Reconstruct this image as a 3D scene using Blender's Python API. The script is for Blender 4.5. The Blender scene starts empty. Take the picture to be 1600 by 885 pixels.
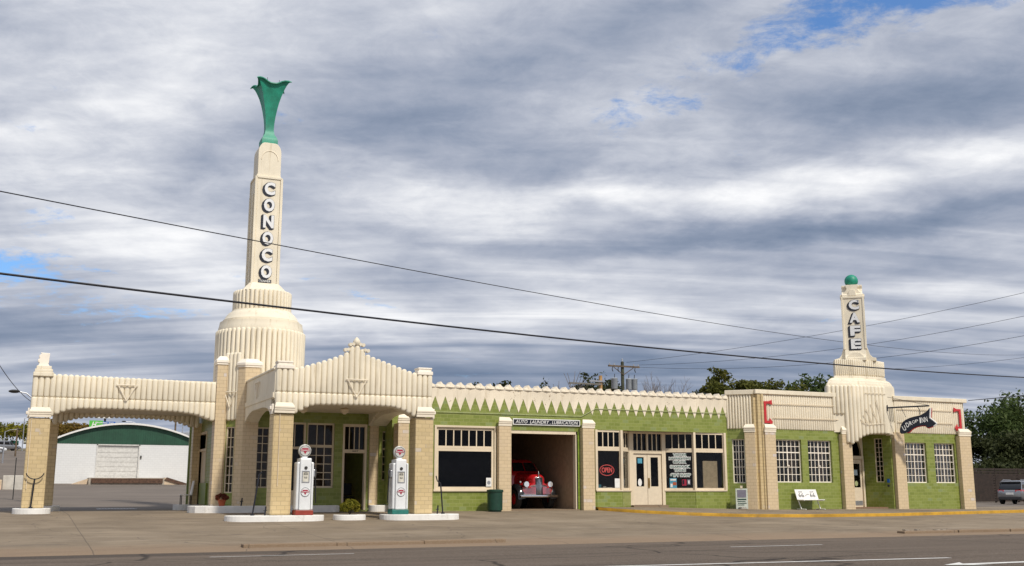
import bpy, math, random
from math import sin, cos, pi, radians, atan2, sqrt, hypot
from mathutils import Vector
random.seed(7)
sc = bpy.context.scene
COL = sc.collection
# ------------------------------------------------------------------ camera
CAM_H = 0.79
cd = bpy.data.cameras.new('camera'); cam = bpy.data.objects.new('camera', cd); COL.objects.link(cam)
cd.sensor_width = 36.0; cd.lens = 37.69; cd.clip_start = 0.1; cd.clip_end = 6000
cam.location = (0, 0, CAM_H)
cam.rotation_euler = (radians(90 + 10.964), 0, radians(-24.4))
sc.camera = cam
# ------------------------------------------------------------------ light
SUN_EL, SUN_AZ = radians(48), radians(-90 + 14)      # azimuth of the sun measured from +X
sd = bpy.data.lights.new('sun', 'SUN'); sun = bpy.data.objects.new('sun', sd); COL.objects.link(sun)
sd.energy = 3.0; sd.angle = radians(3.5); sd.color = (1.0, .93, .82)
sv = Vector((cos(SUN_EL)*cos(SUN_AZ), cos(SUN_EL)*sin(SUN_AZ), sin(SUN_EL)))
sun.rotation_euler = sv.to_track_quat('Z', 'Y').to_euler()
sun.location = (20, -20, 40)
w = bpy.data.worlds.new("World"); sc.world = w; w.use_nodes = True
sc.view_settings.view_transform = 'Standard'; sc.view_settings.look = 'None'
sc.view_settings.exposure = 0.18; sc.view_settings.gamma = 1.0; sc.view_settings.use_curve_mapping = False

class NT:
    """tiny node helper"""
    def __init__(s, nt): s.nt = nt; s.n = nt.nodes; s.l = nt.links
    def new(s, t, **kw):
        x = s.n.new(t)
        for k, v in kw.items(): setattr(x, k, v)
        return x
    def put(s, sock, v):
        if hasattr(v, 'is_output') : s.l.new(v, sock)
        else: sock.default_value = v
    def math(s, op, a, b=0.0, c=None, clamp=False):
        x = s.new('ShaderNodeMath', operation=op); x.use_clamp = clamp
        s.put(x.inputs[0], a); s.put(x.inputs[1], b)
        if c is not None: s.put(x.inputs[2], c)
        return x.outputs[0]
    def mix(s, f, a, b, mode='MIX'):
        x = s.new('ShaderNodeMix', data_type='RGBA', blend_type=mode)
        s.put(x.inputs[0], f); s.put(x.inputs[6], a if hasattr(a, 'is_output') else (*a, 1)); s.put(x.inputs[7], b if hasattr(b, 'is_output') else (*b, 1))
        return x.outputs[2]
    def ramp(s, f, stops):
        x = s.new('ShaderNodeValToRGB'); s.put(x.inputs[0], f); cr = x.color_ramp
        while len(cr.elements) < len(stops): cr.elements.new(.5)
        for e, (p, c) in zip(cr.elements, stops): e.position = p; e.color = (*c, 1) if len(c) == 3 else c
        return x.outputs[0]
    def noise(s, vec, scale, detail=4, rough=.55, dist=0.0):
        x = s.new('ShaderNodeTexNoise'); s.put(x.inputs['Vector'], vec); x.inputs['Scale'].default_value = scale
        x.inputs['Detail'].default_value = detail; x.inputs['Roughness'].default_value = rough; x.inputs['Distortion'].default_value = dist
        return x.outputs[0]
    def vmap(s, vec, scale=(1,1,1), loc=(0,0,0), rot=(0,0,0)):
        x = s.new('ShaderNodeMapping'); s.put(x.inputs[0], vec)
        x.inputs['Scale'].default_value = scale; x.inputs['Location'].default_value = loc; x.inputs['Rotation'].default_value = rot
        return x.outputs[0]
    def sstep(s, v, a, b):
        x = s.new('ShaderNodeMapRange', interpolation_type='SMOOTHSTEP'); s.put(x.inputs[0], v)
        x.inputs[1].default_value = a; x.inputs[2].default_value = b; x.inputs[3].default_value = 0; x.inputs[4].default_value = 1
        return x.outputs[0]

# ------------------------------------------------------------------ sky with clouds
def build_sky():
    t = NT(w.node_tree); bg = t.n['Background']
    sky = t.new('ShaderNodeTexSky', sky_type='NISHITA'); sky.sun_disc = False
    sky.sun_elevation = SUN_EL; sky.sun_rotation = radians(90) - SUN_AZ; sky.dust_density = 1.5; sky.ozone_density = 2.0
    tc = t.new('ShaderNodeTexCoord'); d = tc.outputs['Generated']
    sep = t.new('ShaderNodeSeparateXYZ'); t.l.new(d, sep.inputs[0])
    x, y, z = sep.outputs
    zz = t.math('ADD', t.math('MAXIMUM', z, 0.0), 0.16)
    px = t.math('DIVIDE', x, zz); py = t.math('DIVIDE', y, zz)
    cmb = t.new('ShaderNodeCombineXYZ'); t.put(cmb.inputs[0], px); t.put(cmb.inputs[1], py); P = cmb.outputs[0]
    W = radians(24)                                # wind direction
    def nz(scale, loc, sc, det, rough, dist, rot=W): return t.noise(t.vmap(t.vmap(P, rot=(0, 0, rot)), scale, loc), sc, det, rough, dist)
    def patch(az, el, ra, re, rotd=0):          # soft oval region of the cloud deck, fixed in the sky
        azr = t.math('ARCTAN2', x, y); elr = t.math('ARCSINE', z)
        wv = t.math('MULTIPLY', t.math('SUBTRACT', warp, .5), radians(7))
        a = t.math('ADD', t.math('SUBTRACT', azr, radians(az)), wv); e = t.math('ADD', t.math('SUBTRACT', elr, radians(el)), t.math('MULTIPLY', wv, .5))
        c, s_ = cos(radians(rotd)), sin(radians(rotd))
        u = t.math('ADD', t.math('MULTIPLY', a, c), t.math('MULTIPLY', e, s_))
        v = t.math('SUBTRACT', t.math('MULTIPLY', e, c), t.math('MULTIPLY', a, s_))
        q = t.math('ADD', t.math('POWER', t.math('ABSOLUTE', t.math('DIVIDE', u, radians(ra))), 2.0), t.math('POWER', t.math('ABSOLUTE', t.math('DIVIDE', v, radians(re))), 2.0))
        return t.math('POWER', 2.718, t.math('MULTIPLY', q, -1.0))
    warp = nz((1, 1, 1), (4, 4, 0), 2.4, 5, .6, .3)
    def total(lst):
        o = None
        for p in lst:
            q = t.math('MULTIPLY', patch(*p[:5]), p[5]); o = q if o is None else t.math('ADD', o, q)
        return o
    # cover: broad sheets with torn, mottled edges
    n1 = nz((.8, 1.0, 1), (3.1, 1.7, 0), 1.0, 4, .5, .3); n2 = nz((1, 1.25, 1), (9, 4, 2), 4.2, 9, .66, .4); n3 = nz((1, 1, 1), (1, 2, 2), 13, 6, .7, .3)
    cover = t.math('ADD', t.math('MULTIPLY', n1, .25), t.math('ADD', t.math('MULTIPLY', n2, .52), t.math('MULTIPLY', n3, .30)))
    gap = total([(37, 22.3, 7, 1.8, 18, .115), (44, 24.0, 8, 1.9, 14, .13), (50, 25.5, 8, 2.2, 10, .16), (30, 19.6, 5, 1.1, 10, .05), (23, 15.6, 4, .9, -4, .07), (29, 17.0, 7, .8, 0, .06),
                 (-1, 10.4, 8, 1.3, -4, .19), (3, 8.6, 6, .8, 0, .10), (13, 10.8, 5, 1.2, 0, .16), (-4, 14, 5, 1.5, 0, .09), (0, 6.2, 9, .8, 0, .08), (17, 9.8, 4, .6, 0, .10)])
    mask = t.sstep(t.math('SUBTRACT', cover, gap), .285, .43)
    # light and dark in the deck
    b1 = nz((.7, 1.0, 1), (5, 2, 7), 1.3, 3, .5, .4); b2 = nz((.8, 1.35, 1), (2, 6, 1), 3.2, 5, .52, .35, radians(18)); b3 = nz((.28, 2.4, 1), (7, 1, 3), 3.4, 4, .5, .5, radians(23))
    b4 = nz((1, 1.1, 1), (1, 9, 3), 7.5, 8, .66, .3)
    lowk = t.sstep(z, .30, .12)                    # flat layers low down, billows higher up
    br = t.math('ADD', t.math('MULTIPLY', b1, .38), t.math('MULTIPLY', b2, .27))
    br = t.math('ADD', br, t.math('ADD', t.math('MULTIPLY', b4, t.math('SUBTRACT', .22, t.math('MULTIPLY', lowk, .16))), t.math('MULTIPLY', b3, t.math('ADD', .13, t.math('MULTIPLY', lowk, .22)))))
    br = t.math('ADD', t.math('MULTIPLY', t.math('SUBTRACT', br, .5), .95), .515)
    lit = total([(27, 15.6, 9, .9, -3, .11), (38, 15.6, 10, 1.2, 2, .115), (47, 16.2, 8, 1.1, 4, .09), (20, 14.6, 8, 1.6, -6, .11), (2, 19, 9, 3, 20, .10), (3, 14, 10, 2.8, -14, .13), (30, 21, 7, 2, 25, .04),
                 (43, 13.4, 11, .7, 1, -.12), (45, 19.2, 10, 2.0, 12, -.11), (20, 20, 6, 3, 0, -.04), (34, 12.9, 12, .5, 3, -.06), (25, 5.5, 40, 2.2, 0, -.08), (28, 25, 6, 2, 0, -.03), (0, 7.5, 12, .8, 0, -.06), (24, 9.4, 14, .9, 3, .06), (38, 9.0, 12, .6, 2, .05)])
    br = t.math('ADD', br, lit)
    ccol = t.ramp(br, [(.32, (.15, .20, .295)), (.43, (.25, .295, .39)), (.50, (.355, .39, .475)), (.58, (.52, .545, .61)), (.70, (.84, .845, .86))])
    ccol = t.mix(1.0, ccol, (7.6, 7.6, 7.6), 'MULTIPLY')
    skyc = t.mix(1.0, sky.outputs[0], (.62, .86, 1.12), 'MULTIPLY')
    col = t.mix(mask, skyc, ccol)
    t.l.new(col, bg.inputs[0]); bg.inputs[1].default_value = 0.135
build_sky()

# ------------------------------------------------------------------ materials
MAT = {}
def principled(name):
    m = bpy.data.materials.new(name); m.use_nodes = True; t = NT(m.node_tree); MAT[name] = m
    return m, t, t.n['Principled BSDF']
def bump(t, b, h, strength=.3, dist=.01):
    x = t.new('ShaderNodeBump'); x.inputs['Strength'].default_value = strength; x.inputs['Distance'].default_value = dist
    t.l.new(h, x.inputs['Height']); t.l.new(x.outputs[0], b.inputs['Normal'])
def simple(name, col, rough=.6, metal=0.0, var=.12, scale=6.0, coat=0.0, spec=.5, dirt=None, bmp=0.0):
    m, t, b = principled(name); tc = t.new('ShaderNodeTexCoord').outputs['Object']
    n = t.noise(tc, scale, 5, .6)
    c = t.mix(t.sstep(n, .3, .7), tuple(v*(1-var) for v in col), tuple(min(1, v*(1+var)) for v in col))
    if dirt:
        n2 = t.noise(tc, scale*.6, 8, .7, .6); c = t.mix(t.math('MULTIPLY', t.sstep(n2, .55, .72), .6), c, dirt)
    t.l.new(c, b.inputs['Base Color']); b.inputs['Roughness'].default_value = rough; b.inputs['Metallic'].default_value = metal
    b.inputs['Coat Weight'].default_value = coat; b.inputs['Specular IOR Level'].default_value = spec
    if bmp: bump(t, b, t.noise(tc, scale*8, 4, .6), bmp, .01)
    return m
def plaster(name, col, streak=.5, chips=0.0):
    m, t, b = principled(name); tc = t.new('ShaderNodeTexCoord').outputs['Object']
    n = t.noise(tc, .7, 6, .6); c = t.mix(t.sstep(n, .3, .7), tuple(v*.90 for v in col), tuple(min(1, v*1.06) for v in col))
    st = t.noise(t.vmap(tc, (7, 7, .55)), 1.0, 6, .65, .3)
    c = t.mix(t.math('MULTIPLY', t.sstep(st, .53, .74), streak), c, (col[0]*.62, col[1]*.56, col[2]*.46))
    sp = t.noise(tc, 9, 8, .7, .5)
    c = t.mix(t.math('MULTIPLY', t.sstep(sp, .60, .70), .35), c, (col[0]*.55, col[1]*.47, col[2]*.36))
    if chips:
        cp = t.math('ADD', t.math('MULTIPLY', t.noise(tc, 2.2, 9, .72, 1.0), .6), t.math('MULTIPLY', t.noise(t.vmap(tc, (1, 1, 1), (4, 4, 4)), 7, 6, .7, 1.2), .4))
        c = t.mix(t.math('MULTIPLY', t.sstep(cp, .585, .61), chips), c, (.24, .17, .10))
    t.l.new(c, b.inputs['Base Color']); b.inputs['Roughness'].default_value = .62; b.inputs['Specular IOR Level'].default_value = .35
    bump(t, b, t.noise(tc, 30, 4, .6), .25, .006)
    return m
def tile(name, stops, mortar, bw=.29, rh=.145, rough=.35, ms=.009, stain=(.5, .5, .5)):
    m, t, b = principled(name); uv = t.new('ShaderNodeTexCoord').outputs['UV']; ob = t.new('ShaderNodeTexCoord').outputs['Object']
    br = t.new('ShaderNodeTexBrick'); t.l.new(uv, br.inputs['Vector'])
    br.inputs['Color1'].default_value = (0, 0, 0, 1); br.inputs['Color2'].default_value = (1, 1, 1, 1); br.inputs['Mortar'].default_value = (.5, .5, .5, 1)
    br.inputs['Scale'].default_value = 1; br.inputs['Mortar Size'].default_value = ms; br.inputs['Brick Width'].default_value = bw; br.inputs['Row Height'].default_value = rh
    br.inputs['Mortar Smooth'].default_value = .2
    n = t.noise(ob, 1.3, 6, .6)
    v = t.math('ADD', br.outputs[0], t.math('MULTIPLY', t.math('SUBTRACT', n, .5), .35))
    c = t.ramp(v, stops)
    n2 = t.noise(t.vmap(ob, (1, 1, .5)), 2.0, 7, .65, .5)
    c = t.mix(t.math('MULTIPLY', t.sstep(n2, .5, .75), .35), c, stain)
    c = t.mix(t.math('MULTIPLY', br.outputs['Fac'], .85), c, mortar)
    t.l.new(c, b.inputs['Base Color'])
    r = t.math('ADD', t.math('MULTIPLY', br.outputs['Fac'], .4), rough); t.l.new(r, b.inputs['Roughness'])
    h = t.math('ADD', t.math('MULTIPLY', br.outputs['Fac'], -1.0), t.math('MULTIPLY', t.noise(ob, 14, 3, .5), .35))
    bump(t, b, h, .5, .006)
    return m
plaster('cream', (.81, .735, .585), .6)
plaster('cream_worn', (.84, .75, .60), .5, .85)
plaster('cream_bright', (.90, .83, .72), .18)
plaster('cream_cap', (.84, .76, .62), .2)
plaster('cream_trim', (.74, .63, .47), .25)
plaster('wing_panel', (.80, .72, .57), .5)
tile('cream_tile', [(0, (.58, .45, .24)), (.5, (.64, .50, .28)), (.98, (.55, .43, .24)), (1.0, (.58, .50, .40))], (.42, .32, .18), stain=(.50, .38, .20))
tile('pale_tile', [(0, (.62, .49, .31)), (.5, (.67, .53, .34)), (.94, (.63, .50, .33)), (1.0, (.64, .57, .52))], (.48, .37, .23), stain=(.58, .44, .28))
tile('green_tile', [(0, (.185, .225, .042)), (.45, (.215, .255, .052)), (.88, (.25, .29, .068)), (1.0, (.23, .28, .11))], (.31, .34, .12), stain=(.15, .20, .02))
simple('conduit_paint', (.36, .40, .20), .5); simple('green_plain', (.16, .22, .03), .4, var=.1)
tile('green_trim', [(0, (.16, .26, .025)), (.5, (.20, .30, .03)), (1, (.25, .34, .05))], (.10, .14, .02), ms=.006, stain=(.12, .2, .02))
simple('white_paint', (.80, .79, .76), .4, var=.05, coat=.2, dirt=None)
simple('kerb_white', (.80, .79, .76), .7, var=.06, dirt=(.42, .38, .32), scale=3)
simple('pump_white', (.76, .78, .79), .32, var=.06, scale=2.5, coat=.4, dirt=(.50, .50, .47))
simple('pump_red', (.26, .035, .02), .45, dirt=(.15, .05, .03)); simple('pump_teal', (.015, .15, .125), .45, dirt=(.05, .12, .1))
simple('emblem_red', (.36, .02, .05), .4, var=.03)
simple('black', (.012, .013, .02), .45, var=.1); simple('black_paint', (.015, .018, .03), .4); simple('rubber', (.018, .018, .018), .75)
simple('navy', (.006, .008, .017), .35)
simple('red_sign', (.52, .03, .035), .4); simple('chrome', (.75, .75, .76), .16, 1.0, var=.04); simple('sign_offwhite', (.50, .54, .47), .6, dirt=(.3, .3, .26)); simple('steel', (.42, .43, .45), .4, .7)
simple('brass', (.45, .30, .10), .35, 1.0)
simple('dark_metal', (.05, .048, .045), .5, .4)
simple('teal', (.012, .25, .16), .5, var=.22, scale=2.5, coat=.0, dirt=(.02, .16, .11))
simple('bin_green', (.006, .045, .028), .5, var=.15)
simple('truck_red', (.46, .010, .014), .25, var=.04, coat=.7); simple('truck_black', (.012, .012, .014), .25, coat=.6)
simple('car_grey', (.30, .31, .33), .3, .6, coat=.8, var=.03); simple('car_white', (.72, .74, .76), .3, coat=.8); simple('tail_red', (.5, .01, .015), .15, coat=1)
simple('plastic_dark', (.03, .03, .032), .6)
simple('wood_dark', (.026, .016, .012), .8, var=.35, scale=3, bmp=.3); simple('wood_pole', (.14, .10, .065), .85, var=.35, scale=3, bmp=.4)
simple('wood_new', (.42, .24, .09), .8, var=.2, scale=3); simple('bark', (.07, .055, .045), .9, var=.35, scale=4, bmp=.5); simple('bark_pale', (.16, .13, .11), .9, var=.3)
simple('terracotta', (.45, .10, .035), .7); simple('door_cream', (.72, .62, .47), .45, var=.05, coat=.15)
simple('interior', (.22, .13, .08), .8); simple('interior_light', (.42, .30, .20), .8); simple('curtain', (.26, .17, .12), .9, var=.3, scale=9); simple('panel_beige', (.60, .47, .33), .8)
simple('dark_curtain', (.05, .045, .13), .8, var=.5, scale=12)
simple('roofing', (.16, .155, .15), .9); simple('sign_blue', (.02, .12, .42), .4); simple('sign_green', (.10, .48, .06), .4); simple('decal_blue', (.08, .32, .45), .5)
simple('paper', (.80, .80, .78), .7, var=.08); simple('yellow_paint', (.52, .29, .025), .7, var=.2, scale=2, dirt=(.16, .13, .09))
simple('insulator', (.35, .36, .38), .4); simple('transformer', (.34, .37, .40), .45, .2); simple('rust_wood', (.10, .055, .035), .9, var=.4)
simple('ceiling_paint', (.66, .58, .46), .7); simple('silver_roof', (.55, .56, .58), .45, .5); simple('purple_grey', (.16, .15, .19), .7)
simple('road_white', (.74, .73, .70), .8, var=.1, scale=4, dirt=(.2, .19, .17)); simple('rubble', (.35, .30, .24), .9, var=.3)
simple('warehouse_white', (.80, .81, .82), .7, var=.05); simple('roll_door', (.62, .61, .58), .5)
tile('block_white', [(0, (.70, .71, .71)), (.5, (.72, .73, .73)), (1, (.69, .70, .70))], (.62, .63, .63), .4, .2, .6, .012, (.62, .62, .62))
simple('decal_green', (.03, .16, .12), .5); simple('globe_grey', (.52, .52, .49), .3, var=.04, coat=.4); simple('black_glass', (.01, .011, .013), .06, var=.02, coat=.6)
simple('decal_pale', (.50, .62, .70), .6); simple('pole_green', (.06, .065, .04), .85, var=.3, scale=3); simple('wood_grey', (.16, .15, .13), .85, var=.3); simple('concrete_pale', (.42, .37, .30), .85, var=.15, scale=2, dirt=(.25, .2, .15)); simple('concrete_white', (.58, .55, .49), .85, var=.12, scale=2, dirt=(.3, .25, .2))
simple('bay_wall', (.40, .28, .18), .75, var=.12)
simple('screen_cream', (.86, .70, .50), .7); simple('screen_face', (.62, .60, .52), .4)

def corrugated(name, col, step=.2):
    m, t, b = principled(name); uv = t.new('ShaderNodeTexCoord').outputs['UV']; ob = t.new('ShaderNodeTexCoord').outputs['Object']
    wv = t.new('ShaderNodeTexWave', wave_type='BANDS', bands_direction='X'); t.l.new(uv, wv.inputs[0]); wv.inputs['Scale'].default_value = 1/step*.314
    c = t.mix(t.sstep(t.noise(ob, 1.2, 6, .6), .3, .7), tuple(v*.8 for v in col), tuple(v*1.15 for v in col)); t.l.new(c, b.inputs['Base Color'])
    b.inputs['Roughness'].default_value = .5; bump(t, b, wv.outputs[0], .5, .02); return m
corrugated('green_metal', (.015, .068, .038))

def glass(name, tint, gloss=.06):
    m, t, b = principled(name); t.n.remove(b); out = t.n['Material Output']
    tr = t.new('ShaderNodeBsdfTransparent'); tr.inputs[0].default_value = (*tint, 1); gl = t.new('ShaderNodeBsdfGlossy'); gl.inputs['Roughness'].default_value = gloss
    gl.inputs[0].default_value = (.9, .9, .9, 1)
    fr = t.new('ShaderNodeFresnel'); fr.inputs[0].default_value = 1.5
    n = t.noise(t.new('ShaderNodeTexCoord').outputs['Object'], 1.6, 2, .5); bp = t.new('ShaderNodeBump'); bp.inputs['Strength'].default_value = .12; bp.inputs['Distance'].default_value = .05
    t.l.new(n, bp.inputs['Height']); t.l.new(bp.outputs[0], gl.inputs['Normal'])
    mx = t.new('ShaderNodeMixShader'); t.l.new(t.math('ADD', t.math('MULTIPLY', fr.outputs[0], .38), 0.0, clamp=True), mx.inputs[0]); t.l.new(tr.outputs[0], mx.inputs[1]); t.l.new(gl.outputs[0], mx.inputs[2])
    t.l.new(mx.outputs[0], out.inputs[0]); return m
glass('glass', (.78, .78, .76)); glass('glass_dark', (.30, .30, .32), .04)
m, t, b = principled('lens'); b.inputs['Base Color'].default_value = (.8, .82, .85, 1); b.inputs['Roughness'].default_value = .08; b.inputs['Metallic'].default_value = .6
def emit(name, col, s):
    m, t, b = principled(name); b.inputs['Base Color'].default_value = (*col, 1); b.inputs['Emission Color'].default_value = (*col, 1); b.inputs['Emission Strength'].default_value = s
emit('neon', (.9, .13, .12), .65)

def leafy(name, c1, c2, c3):
    m, t, b = principled(name); oi = t.new('ShaderNodeTexCoord').outputs['Object']
    n = t.noise(oi, 1.4, 3, .6); n2 = t.noise(oi, 9, 2, .5)
    c = t.ramp(t.math('ADD', t.math('MULTIPLY', n, .5), t.math('MULTIPLY', n2, .5)), [(.32, c1), (.5, c2), (.68, c3)])
    t.l.new(c, b.inputs['Base Color']); b.inputs['Roughness'].default_value = .7; b.inputs['Specular IOR Level'].default_value = .2
    tl = t.new('ShaderNodeBsdfTranslucent'); t.l.new(c, tl.inputs[0]); mx = t.new('ShaderNodeMixShader'); mx.inputs[0].default_value = .3
    t.l.new(b.outputs[0], mx.inputs[1]); t.l.new(tl.outputs[0], mx.inputs[2]); t.l.new(mx.outputs[0], t.n['Material Output'].inputs[0])
leafy('leaf_dark', (.028, .036, .013), (.048, .058, .020), (.075, .085, .03))
leafy('leaf_green', (.04, .068, .018), (.07, .105, .028), (.11, .14, .045))
leafy('leaf_olive', (.05, .06, .015), (.10, .11, .02), (.16, .14, .03))
leafy('leaf_gold', (.10, .11, .01), (.20, .19, .02), (.30, .24, .03))
leafy('leaf_autumn', (.12, .09, .02), (.20, .14, .03), (.26, .11, .03)); leafy('leaf_red', (.10, .03, .015), (.20, .05, .03), (.10, .10, .02))

def ground_mats():
    # oil stained, worn concrete
    m, t, b = principled('concrete'); tc = t.new('ShaderNodeTexCoord').outputs['Object']
    n = t.noise(tc, .35, 8, .62, .6); c = t.ramp(n, [(.3, (.150, .114, .076)), (.5, (.212, .165, .113)), (.7, (.275, .218, .152))])
    st = t.noise(t.vmap(tc, (.18, 1.1, 1), (3, 3, 0)), 1.6, 7, .66, .8); c = t.mix(t.math('MULTIPLY', t.sstep(st, .48, .72), .62), c, (.33, .27, .205))
    s3 = t.noise(t.vmap(tc, (.3, .9, 1), (7, 1, 0)), 1.2, 8, .7, 1.2); c = t.mix(t.math('MULTIPLY', t.sstep(s3, .56, .66), .6), c, (.115, .09, .07))
    sep = t.new('ShaderNodeSeparateXYZ'); t.l.new(tc, sep.inputs[0])
    # rusty dirt gathered along the road edge
    ed = t.math('MULTIPLY', t.sstep(t.math('ADD', sep.outputs[1], t.math('MULTIPLY', t.noise(tc, .8, 6, .7), -2.4)), 28.3, 26.3), .75)
    c = t.mix(ed, c, (.24, .165, .105))
    def joint(sock, step, off, wob):
        v = t.math('ADD', t.math('ADD', sock, off), t.math('MULTIPLY', t.noise(tc, 1.2, 4, .6), wob))
        f = t.math('ABSOLUTE', t.math('SUBTRACT', t.math('FRACT', t.math('DIVIDE', v, step)), .5)); return t.sstep(f, .022/step, .006/step)
    j = t.math('MAXIMUM', joint(sep.outputs[0], 6.1, 1.3, .05), joint(sep.outputs[1], 4.8, 2.1, .05))
    vo = t.new('ShaderNodeTexVoronoi', feature='DISTANCE_TO_EDGE'); nn = t.new('ShaderNodeTexNoise'); t.l.new(tc, nn.inputs[0]); nn.inputs['Scale'].default_value = .8
    vm = t.new('ShaderNodeVectorMath', operation='ADD'); t.l.new(tc, vm.inputs[0]); t.l.new(nn.outputs[1], vm.inputs[1]); t.l.new(vm.outputs[0], vo.inputs[0]); vo.inputs['Scale'].default_value = .16
    cr = t.sstep(vo.outputs[0], .0035, .0005)
    c = t.mix(t.math('MULTIPLY', j, .7), c, (.075, .058, .045)); c = t.mix(t.math('MULTIPLY', cr, .6), c, (.07, .055, .045))
    vd = t.new('ShaderNodeTexVoronoi'); t.l.new(tc, vd.inputs[0]); vd.inputs['Scale'].default_value = .9
    dm = t.math('MULTIPLY', t.sstep(vd.outputs[0], .16, .05), t.sstep(t.noise(tc, .5, 3, .6), .52, .60)); c = t.mix(t.math('MULTIPLY', dm, .55), c, (.07, .055, .045))
    sp = t.noise(tc, 45, 3, .7); c = t.mix(t.math('MULTIPLY', t.sstep(sp, .4, .75), .3), c, (.42, .37, .30))
    t.l.new(c, b.inputs['Base Color']); b.inputs['Roughness'].default_value = .85; b.inputs['Specular IOR Level'].default_value = .25; bump(t, b, t.noise(tc, 40, 4, .7), .25, .01)
    # road
    m, t, b = principled('asphalt'); tc = t.new('ShaderNodeTexCoord').outputs['Object']
    n = t.noise(t.vmap(tc, (.1, .9, 1)), .9, 8, .62, .5); c = t.ramp(n, [(.3, (.080, .059, .044)), (.5, (.114, .086, .065)), (.72, (.158, .121, .093))])
    sp = t.noise(tc, 26, 4, .8); c = t.mix(t.math('MULTIPLY', t.sstep(sp, .42, .68), .7), c, (.25, .215, .18)); c = t.mix(t.math('MULTIPLY', t.sstep(t.noise(tc, 37, 3, .8), .52, .7), .7), c, (.03, .025, .022))
    nn = t.new('ShaderNodeTexNoise'); t.l.new(tc, nn.inputs[0]); nn.inputs['Scale'].default_value = .5
    vm = t.new('ShaderNodeVectorMath', operation='ADD'); t.l.new(tc, vm.inputs[0]); t.l.new(nn.outputs[1], vm.inputs[1])
    vo = t.new('ShaderNodeTexVoronoi', feature='DISTANCE_TO_EDGE'); t.l.new(t.vmap(vm.outputs[0], (.5, 1, 1)), vo.inputs[0]); vo.inputs['Scale'].default_value = .28
    c = t.mix(t.math('MULTIPLY', t.sstep(vo.outputs[0], .012, .002), .75), c, (.022, .018, .016))
    sep = t.new('ShaderNodeSeparateXYZ'); t.l.new(tc, sep.inputs[0])
    y = t.math('ADD', sep.outputs[1], t.math('MULTIPLY', t.math('SUBTRACT', t.noise(tc, .5, 5, .6), .5), 1.4))
    dk = t.math('MULTIPLY', t.math('MULTIPLY', t.sstep(y, 24.9, 25.6), t.sstep(sep.outputs[0], 14, -2)), .55); c = t.mix(dk, c, (.040, .034, .032))
    t.l.new(c, b.inputs['Base Color']); b.inputs['Roughness'].default_value = .9; b.inputs['Specular IOR Level'].default_value = .2; bump(t, b, sp, .6, .02)
    m, t, b = principled('side_asphalt'); tc = t.new('ShaderNodeTexCoord').outputs['Object']
    n = t.noise(t.vmap(tc, (.25, .6, 1)), .5, 8, .62, .5); c = t.ramp(n, [(.3, (.12, .098, .078)), (.6, (.18, .148, .12)), (.75, (.24, .20, .16))])
    c = t.mix(t.math('MULTIPLY', t.sstep(t.noise(t.vmap(tc, (.15, .8, 1)), 1.2, 7, .7, 1), .56, .66), .5), c, (.07, .055, .05))
    t.l.new(c, b.inputs['Base Color']); b.inputs['Roughness'].default_value = .9
    m, t, b = principled('earth'); tc = t.new('ShaderNodeTexCoord').outputs['Object']
    c = t.ramp(t.noise(tc, .12, 9, .65, .6), [(.3, (.12, .10, .06)), (.5, (.18, .145, .09)), (.7, (.13, .15, .06))]); t.l.new(c, b.inputs['Base Color']); b.inputs['Roughness'].default_value = .95
ground_mats()

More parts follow.
